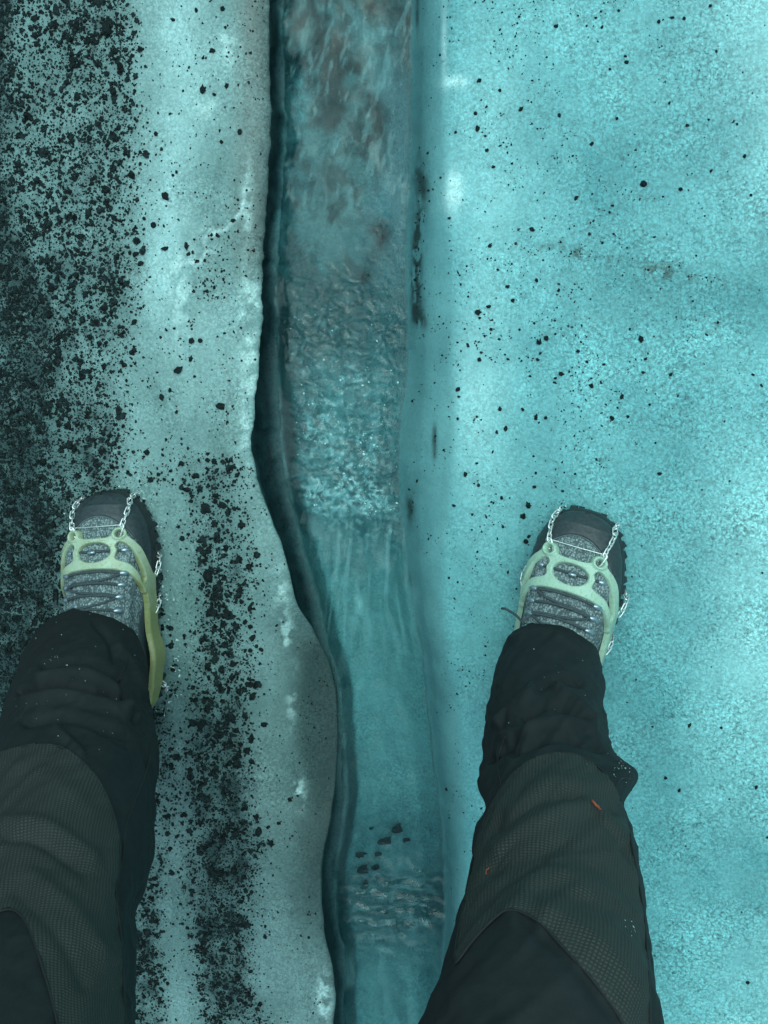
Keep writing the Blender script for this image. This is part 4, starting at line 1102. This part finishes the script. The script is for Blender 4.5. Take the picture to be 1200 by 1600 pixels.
HARN_OUT = [(0, .0570), (.010, .0568), (.0160, .0545), (.0195, .0490), (.0262, .0462), (.0330, .0510), (.0375, .0590), (.0470, .0690), (.0570, .0840), (.0660, .1020), (.0735, .1180),
            (.0770, .1320), (.0610, .1370), (.0560, .1290), (.0475, .1185), (.0370, .1078), (.0210, .1005), (0, .0980)]
HARN_OUT = HARN_OUT + [(-a, b) for a, b in HARN_OUT[-2:0:-1]]
HOLE_SIDE = [(.0255, .0690), (.0320, .0725), (.0415, .0850), (.0500, .1010), (.0545, .1135), (.0520, .1165), (.0470, .1060), (.0380, .0950), (.0270, .0890), (.0225, .0855), (.0240, .0780), (.0225, .0725)]
_c = np.mean(HOLE_SIDE, axis=0); HOLE_SIDE = [tuple(_c + (np.array(h_) - _c) * 1.12 + np.array([.0012, 0])) for h_ in HOLE_SIDE]
def build_harness(sh, mat, wear):
    st = .00072
    q = np.arange(-.0905, .091, st); s = np.arange(.043, .2985, st)
    Qg, Sg = np.meshgrid(q, s)
    def field(x, y):
        x = x / 1.08; a = np.abs(x)
        d = sdf_poly(x, y, smooth_poly(HARN_OUT, 5))
        rail = seg_dist(a, y, [(.0680, .122), (.0715, .15), (.0730, .19), (.0720, .225), (.0680, .262), (.0630, .31)]) - np.interp(y, [.12, .16, .20, .225, .26, .30], [.0088, .0082, .0085, .0108, .0085, .0070])
        d = np.minimum(d, rail)
        d = np.minimum(d, np.hypot(a - .0255, y - .0545) - .0102)
        for (tx, ty) in ((.0790, .1185), (.0790, .168), (.073, .262)):
            d = np.minimum(d, np.hypot(a - tx, y - ty) - .0046)
        hole = (np.hypot(x / .0148, (y - .0765) / .0118) - 1) * .0125
        d = np.maximum(d, -hole)
        d = np.maximum(d, -sdf_poly(a, y, smooth_poly(HOLE_SIDE, 4)))
        d = np.maximum(d, -(np.hypot(a - .0255, y - .0545) - .0038))
        return d
    D = field(Qg, Sg)
    gy, gx = np.gradient(D, st)
    ins = D < 0
    cell = ins[:-1, :-1] | ins[1:, :-1] | ins[:-1, 1:] | ins[1:, 1:]
    use = np.zeros_like(ins); use[:-1, :-1] |= cell; use[1:, :-1] |= cell; use[:-1, 1:] |= cell; use[1:, 1:] |= cell
    out = use & ~ins
    gl = np.sqrt(gx ** 2 + gy ** 2) + 1e-6
    k = np.clip(np.where(out, D, 0), 0, st * 1.6)
    Qm = Qg - gx / gl * k; Sm = Sg - gy / gl * k
    dd = np.where(out, 0, np.maximum(-D, 0))
    th = .0064 * np.sqrt(np.clip(1 - (1 - np.clip(dd / .0030, 0, 1)) ** 2, 0, 1)) + .0004
    er = np.hypot(np.abs(Qg) / 1.08 - .0255, Sg - .0545)
    th = th + .0024 * np.exp(-((er - .0070) / .0019) ** 2) * (dd > .0006) 
    rim = np.exp(-((dd - .0016) / .0010) ** 2) * .0007
    th = th + rim
    # worn, unreadable raised maker's mark
    rr = np.random.default_rng(5)
    mk = np.zeros_like(th)
    for i in range(9):
        cx = -.0085 + i * .0021
        mk = np.maximum(mk, np.exp(-((Qg - cx - .0004 * rr.normal()) / .00055) ** 2) * (np.abs(Sg - .0628) < .0011) * (.4 + .6 * rr.uniform()))
    th = th + .0008 * mk
    th = th + (.0018 * sstep(.13, .17, Sg) + .0075 * np.exp(-((Sg - .222) / .028) ** 2)) * sstep(.045, .065, np.abs(Qg))
    idx = -np.ones(ins.shape, int); idx[use] = np.arange(use.sum())
    V = sh.at(np.clip(Qm[use] / QS, -1, 1), Sm[use], th[use])
    # below the sole edge the tabs hang straight down
    over = np.clip(np.abs(Qm[use]) / QS - 1, 0, None) * QS
    V[:, 2] -= over
    r, c = np.where(cell)
    Fc = np.stack([idx[r, c], idx[r, c + 1], idx[r + 1, c + 1], idx[r + 1, c]], 1)
    wr = np.clip(wear[0] + wear[1] * (sstep(.10, .20, Sm[use]) + .35 * sstep(.030, .062, np.abs(Qm[use])) + .5 * np.exp(-(dd[use] / .0012) ** 2)) + .5 * mk[use], 0, 1)
    return mesh_np('harness', V, Fc, [mat], True, {'wear': wr})

def link_mesh():
    a = np.linspace(0, 2 * np.pi, 20, endpoint=False)
    P = np.stack([np.cos(a) * .0022 + np.sign(np.cos(a)) * .0030, np.sin(a) * .0026, .0004 * np.sin(2 * a)], 1)
    V, Fc = tube(P, .00085, 6, True)
    return mesh_np('link', V, tri(Fc), [MT['metal']], True)
LINK = link_mesh()

def place_chain(parent, path, name='chain', scale=1.15, pitch=.0074, first=1.0):
    P = smooth_poly(path, 14, False)
    L = np.r_[0, np.cumsum(np.linalg.norm(np.diff(P, axis=0), axis=1))]
    root = obj(name, None, parent); root.empty_display_size = .01
    d = 0.0; i = 0
    while d < L[-1]:
        sc = scale * (first if i == 0 else 1.0)
        e = min(d + pitch * sc, L[-1] + 1e-6)
        a = np.array([np.interp(d, L, P[:, k]) for k in range(3)]); b = np.array([np.interp(e, L, P[:, k]) for k in range(3)])
        t = Vector(b - a)
        if t.length < 1e-5: break
        o = obj('link', LINK, root)
        qt = t.to_track_quat('X', 'Z'); roll = (0.75 if i % 2 else -0.75) + .25 * math.sin(i * 2.3)
        o.rotation_mode = 'QUATERNION'
        from mathutils import Quaternion
        o.rotation_quaternion = qt @ Quaternion((1, 0, 0), roll)
        o.location = (a + b) / 2; o.scale = (sc * 1.0, sc, sc)
        d = e; i += 1
    return root

def build_boot(side, oval_px, rotz, roll, BASE, loop, harm, wear, blabel, clabel):
    m = 1.0 if side == 'L' else -1.0
    sh = Shoe(m)
    rot = Matrix.Rotation(math.radians(rotz), 4, 'Z') @ Matrix.Rotation(math.radians(roll), 4, 'Y')
    lc = sh.at(np.array(0.0), np.array(.0765), .004)
    zt = lc[2] + BASE
    tgt = Vector(G(oval_px[0], oval_px[1], zt)); pl = rot @ Vector(lc)
    loc = Vector((tgt.x - pl.x, tgt.y - pl.y, BASE))
    MW = Matrix.Translation(loc) @ rot
    # ---- upper is the boot object itself
    u = np.linspace(-1, 1, 120); s = np.concatenate([np.linspace(.0006, .03, 40), np.linspace(.031, .28, 170), np.linspace(.281, .2994, 20)])
    Sg, Ug = np.meshgrid(s, u, indexing='ij')
    off = .0012 * (fbm(Ug * 5 + 9, Sg * 60, 3, 31) - .5) * 2
    # tongue pillows and eyestays
    off = off + .0040 * np.exp(-(np.abs(Ug) / .36) ** 6) * sstep(.066, .078, Sg) * (.25 + .75 * np.abs(np.sin((Sg - .0765) / .0180 * np.pi)) ** .7) * (1 - sstep(.16, .19, Sg))
    off = off + .0030 * np.exp(-((np.abs(Ug) - .50) / .13) ** 4) * sstep(.060, .070, Sg) * (1 - sstep(.17, .2, Sg))
    off = off - .0012 * np.exp(-((np.abs(Ug) - .72) / .03) ** 2) * sstep(.05, .08, Sg)
    me = mesh_np('hiking_boot', sh.at(Ug, Sg, off).reshape(-1, 3), grid_faces(*Ug.shape), [MT['knit']], True, uv=np.stack([Ug * .085, Sg], -1).reshape(-1, 2))
    boot = obj('hiking_boot', me); boot.parent = PERSON; boot.matrix_parent_inverse = PERSON.matrix_world.inverted(); boot.matrix_world = MW
    boot['label'] = blabel
    def sub(name, me): return obj(name, me, boot)
    # toe cap: back edge sweeps back along the sides
    uu = np.linspace(-1, 1, 90); vv = np.linspace(.0, 1, 34)
    Vg, Ug2 = np.meshgrid(vv, uu, indexing='ij')
    sedge = .0262 + np.minimum(.098 * np.abs(Ug2) ** 2, .070)
    Sg2 = .0004 + Vg * sedge
    th = .0024 * np.sqrt(np.clip(1 - np.clip((Vg - .90) / .10, 0, 1) ** 2, 0, 1)) + .0008 * np.exp(-((Sg2 - .013 - .010 * Ug2 ** 2) / .0016) ** 2) + .0006 * (fbm(Ug2 * 8, Sg2 * 200, 2, 37) - .5)
    sub('toe_cap', sh.patch('toe_cap', Ug2, Sg2, th + .0004, MT['cap']))
    # rand: dark rubber strip low on both sides
    for sg in (-1, 1):
        S3, U3 = np.meshgrid(np.linspace(.05, .2985, 130), np.linspace(.80, 1.0, 14), indexing='ij')
        lo = .83 + .05 * np.sin(S3 * 60)
        U4 = lo + (1 - lo) * (U3 - .80) / .20
        th3 = .0022 * np.sqrt(np.clip(1 - (1 - np.clip((U3 - .80) / .05, 0, 1)) ** 2, 0, 1))
        sub('rand', sh.patch('rand', U4 * sg, S3, th3, MT['cap']))
        # smooth grey overlay along the flank
        S5, W5 = np.meshgrid(np.linspace(.050, .27, 120), np.linspace(-1, 1, 12), indexing='ij')
        cen = .66 - .10 * np.sin((S5 - .05) / .22 * np.pi) - .05 * np.sin(S5 * 90)
        hwid = .030 + .018 * np.sin((S5 - .05) / .22 * np.pi)
        sub('flank_overlay', sh.patch('flank_overlay', (cen + W5 * hwid) * sg, S5, .0006 + .0014 * np.sqrt(np.clip(1 - W5 ** 4, 0, 1)), MT['overlay']))
    ue = np.linspace(-.62, .62, 60); se = .0262 + np.minimum(.098 * ue ** 2, .070) + .0006
    sub('toe_piping', mesh_np('toe_piping', *(lambda a: (a[0], tri(a[1])))(tube(sh.at(ue, se, .0012), .0009, 6)), [MT['overlay']]))
    # sole with lugs
    ss = np.concatenate([np.linspace(0, .03, 24), np.linspace(.034, .27, 60), np.linspace(.272, .30, 22)])
    hwv = tab(ss, HW); cxv = tab(ss, CXT)
    ring = np.r_[np.c_[(cxv + hwv) * m, -smap(ss)], np.c_[(cxv - hwv) * m, -smap(ss)][::-1][1:-1]]
    c0 = ring - np.array([0.0, -.14])
    nrm = np.stack([ring[:, 0] / .055, (ring[:, 1] + .15) / .15], 1); nrm = np.sign(nrm) * np.abs(nrm) ** 2.2; nrm /= np.linalg.norm(nrm, axis=1)[:, None] + 1e-9
    n = len(ring)
    lv = [(.0, .000), (.0035, .004), (.0042, .013), (.0036, .022), (.0026, .026), (-.004, .027)]
    Vs = np.vstack([np.c_[ring + nrm * o_, np.full(n, z_)] for o_, z_ in lv])
    Fs = grid_faces(len(lv), n, True)
    bot = np.vstack([Vs, [[0, -.15, .001]]]); cc = np.arange(n)
    Fs = np.vstack([Fs, np.stack([(cc + 1) % n, cc, np.full(n, len(Vs)), np.full(n, len(Vs))], 1)])
    sub('sole', mesh_np('sole', bot, tri(Fs), [MT['rubber']], True))
    arc = np.r_[0, np.cumsum(np.linalg.norm(np.diff(ring, axis=0), axis=1))]
    bx = np.array([(a, b, c) for a in (-.5, .5) for b in (-.5, .5) for c in (-.5, .5)])
    bf = np.array([(0, 1, 3, 2), (4, 6, 7, 5), (0, 4, 5, 1), (2, 3, 7, 6), (0, 2, 6, 4), (1, 5, 7, 3)])
    lugs = []
    rl = np.random.default_rng(3)
    for d in np.arange(.006, arc[-1], .0135):
        i = int(np.searchsorted(arc, d)); i = min(i, n - 1)
        nn = nrm[i]; tt = np.array([-nn[1], nn[0]])
        w, o_, hh = .0085 * rl.uniform(.75, 1.15), .0040 * rl.uniform(.6, 1.5), .011
        c = bx * np.array([w, .010, hh])
        P = np.c_[(ring[i] + nn * (o_ - .004))[None] + c[:, :1] * tt + c[:, 1:2] * nn, c[:, 2] + .0075]
        P[:, :2] += nn * (-(c[:, 2:3]) * .18)
        V_ = P
        Vl, Fl = V_, bf
        lugs.append((Vl, Fl))
    Vl, Fl = join(lugs)
    sub('sole_lugs', mesh_np('sole_lugs', Vl, Fl, [MT['rubber']], False))['kind'] = 'stuff'
    # laces and hooks
    rows = [.0765, .1040, .1175, .1315, .147]
    def on(path, off): 
        p = smooth_poly(path, 10, False); return sh.at(p[:, 0], p[:, 1], off)
    for i, sv in enumerate(rows):
        w = .40 - .012 * i
        bow = .004 if i else .001
        q = on([(-w, sv + .001), (-w * .55, sv - bow * .6), (0, sv - bow), (w * .55, sv - bow * .6), (w, sv + .001)], .0052 if i else .0026)
        sub('lace', mesh_np('lace', *(lambda a: (a[0], tri(a[1])))(tube(q, .0017, 8)), [MT['lace']]))
        if i < len(rows) - 1:
            sn = rows[i + 1]
            for sg in ((-1,) if i % 2 else (1,)):
                q = on([(-w * sg, sv + .001), (-w * .5 * sg, sv + .0055), (w * .1 * sg, (sv + sn) / 2 + .001), (w * .6 * sg, sn - .004), (w * sg, sn + .001)], .0046 + .0010 * (sg > 0))
                if i >= 1:
                    sub('lace', mesh_np('lace', *(lambda a: (a[0], tri(a[1])))(tube(q, .0016, 8)), [MT['lace']]))
        for sg in (-1, 1):
            q = on([((w - .03) * sg, sv + .0006), ((w + .04) * sg, sv + .001), ((w + .11) * sg, sv + .0022)], np.array(.0050 if i else .0024))
            rr = .0026 * np.sin(np.linspace(.35, np.pi - .25, len(q))) + .0008
            sub('lace_hook', mesh_np('lace_hook', *(lambda a: (a[0], tri(a[1])))(tube(q, rr, 10)), [MT['hook']]))
    q = sh.at(np.array([0.0]), np.array([.0765]), .0040)[0]
    ring_ = np.array([[-.0045 * m, 0, 0], [-.0025 * m, 0, .0012], [0, 0, .0018], [.0016 * m, 0, .001], [.0026 * m, 0, 0]]) + q + np.array([-.002 * m, 0, 0])
    sub('lace_bead', mesh_np('lace_bead', *(lambda a: (a[0], tri(a[1])))(tube(smooth_poly(ring_, 5, False), .0022, 10)), [MT['hook']]))
    # loose lace loop poking out on the outer side
    q = np.vstack([sh.at(np.array([.45 * loop]), np.array([.146]), .006), sh.at(np.array([.62 * loop]), np.array([.142]), .011), sh.at(np.array([.72 * loop]), np.array([.139]), .022), sh.at(np.array([.78 * loop]), np.array([.141]), .026)])
    sub('lace', mesh_np('lace', *(lambda a: (a[0], tri(a[1])))(tube(smooth_poly(q, 8, False), .0016, 8)), [MT['lace']]))
    # ---- cleat: rests on the boot, a thing of its own
    cl = empty('ice_cleat'); cl.matrix_world = MW
    tag(cl, clabel, 'ice cleat', 'ice cleats strapped over the boots')
    obj('harness', build_harness(sh, harm, wear), cl)
    for sg in (-1, 1):
        # toe chain: from the eyelet over the cap and down to the sole
        e = sh.at(np.array(.0275 / QS * sg), np.array(.0545), .0010)
        pth = np.vstack([e] + [sh.at(np.array(a_ / QS * sg), np.array(s_), o_) for a_, s_, o_ in ((.0310, .0465, .0070), (.0370, .0370, .0060), (.0460, .0275, .0058), (.0590, .0190, .0060), (.0720, .0130, .0068))])
        end = pth[-1] + np.array([.001 * sg * m, .003, -.020])
        place_chain(cl, np.vstack([pth, end]), first=1.45)
        # side chains from the strap tabs to the spikes under the sole
        for (s0, s1) in ((.1185, .098), (.168, .152), (.262, .274)):
            t0 = sh.at(np.array(.92 * sg), np.array(s0), .0058)
            x1 = t0[0] + .0050 * sg * m
            place_chain(cl, np.array([[t0[0] + .002 * sg * m, -s0, .024], [x1, -s0 * .55 - s1 * .45, .020], [x1 + .0008 * sg * m, -s1, .012], [x1 - .006 * sg * m, -s1 + .006 * (1 if s1 < s0 else -1), .003]]))
    # thin wire between the two toe chains
    a = sh.at(np.array(-.033 / QS), np.array(.0430), .0075); b = sh.at(np.array(.033 / QS), np.array(.0430), .0075)
    md = (a + b) / 2; md[2] = max(md[2], sh.at(np.array(0.0), np.array(.043), .0022)[2])
    dx = np.array([.004 * m, 0, 0])
    wpts = np.vstack([a + dx * 1.4 + [0, -.0015, .0005], a - dx * .2 + [0, -.001, .001], a - dx * .2 + [0, .001, .001], a + dx, md, b - dx, b + dx * .3 + [0, .001, .001], b + dx * .2 + [0, -.001, .001], b - dx * 1.5 + [0, -.0012, .0004]])
    obj('cross_wire', mesh_np('cross_wire', *(lambda t: (t[0], tri(t[1])))(tube(smooth_poly(wpts, 8, False), .00062, 6)), [MT['metal']]), cl)
    # steel spikes under the sole
    for (sx, s_) in ((.030, .05), (-.030, .05), (.034, .10), (-.034, .10), (.025, .24), (-.025, .24)):
        a = np.linspace(0, 2 * np.pi, 6, endpoint=False)
        Vc = np.vstack([np.c_[sx + .004 * np.cos(a), -s_ + .004 * np.sin(a), np.full(6, .001)], [[sx, -s_, -.012]]])
        Fc = np.array([(i, (i + 1) % 6, 6) for i in range(6)])
        obj('spike', mesh_np('spike', Vc, Fc, [MT['metal']], False), cl)

build_boot('L', (146.5, 863), 6.0, 0.0, .005, -1, MT['harL'], (.0, .75), 'left grey mesh hiking boot with black toe cap on gritty ice', 'olive yellow rubber ice cleat with chains on the left boot')
build_boot('R', (891, 897), -13.5, -9.0, .010, 1, MT['harR'], (.05, .20), 'right grey mesh hiking boot with black toe cap on clean cyan ice', 'pale mint green rubber ice cleat with chains on the right boot')
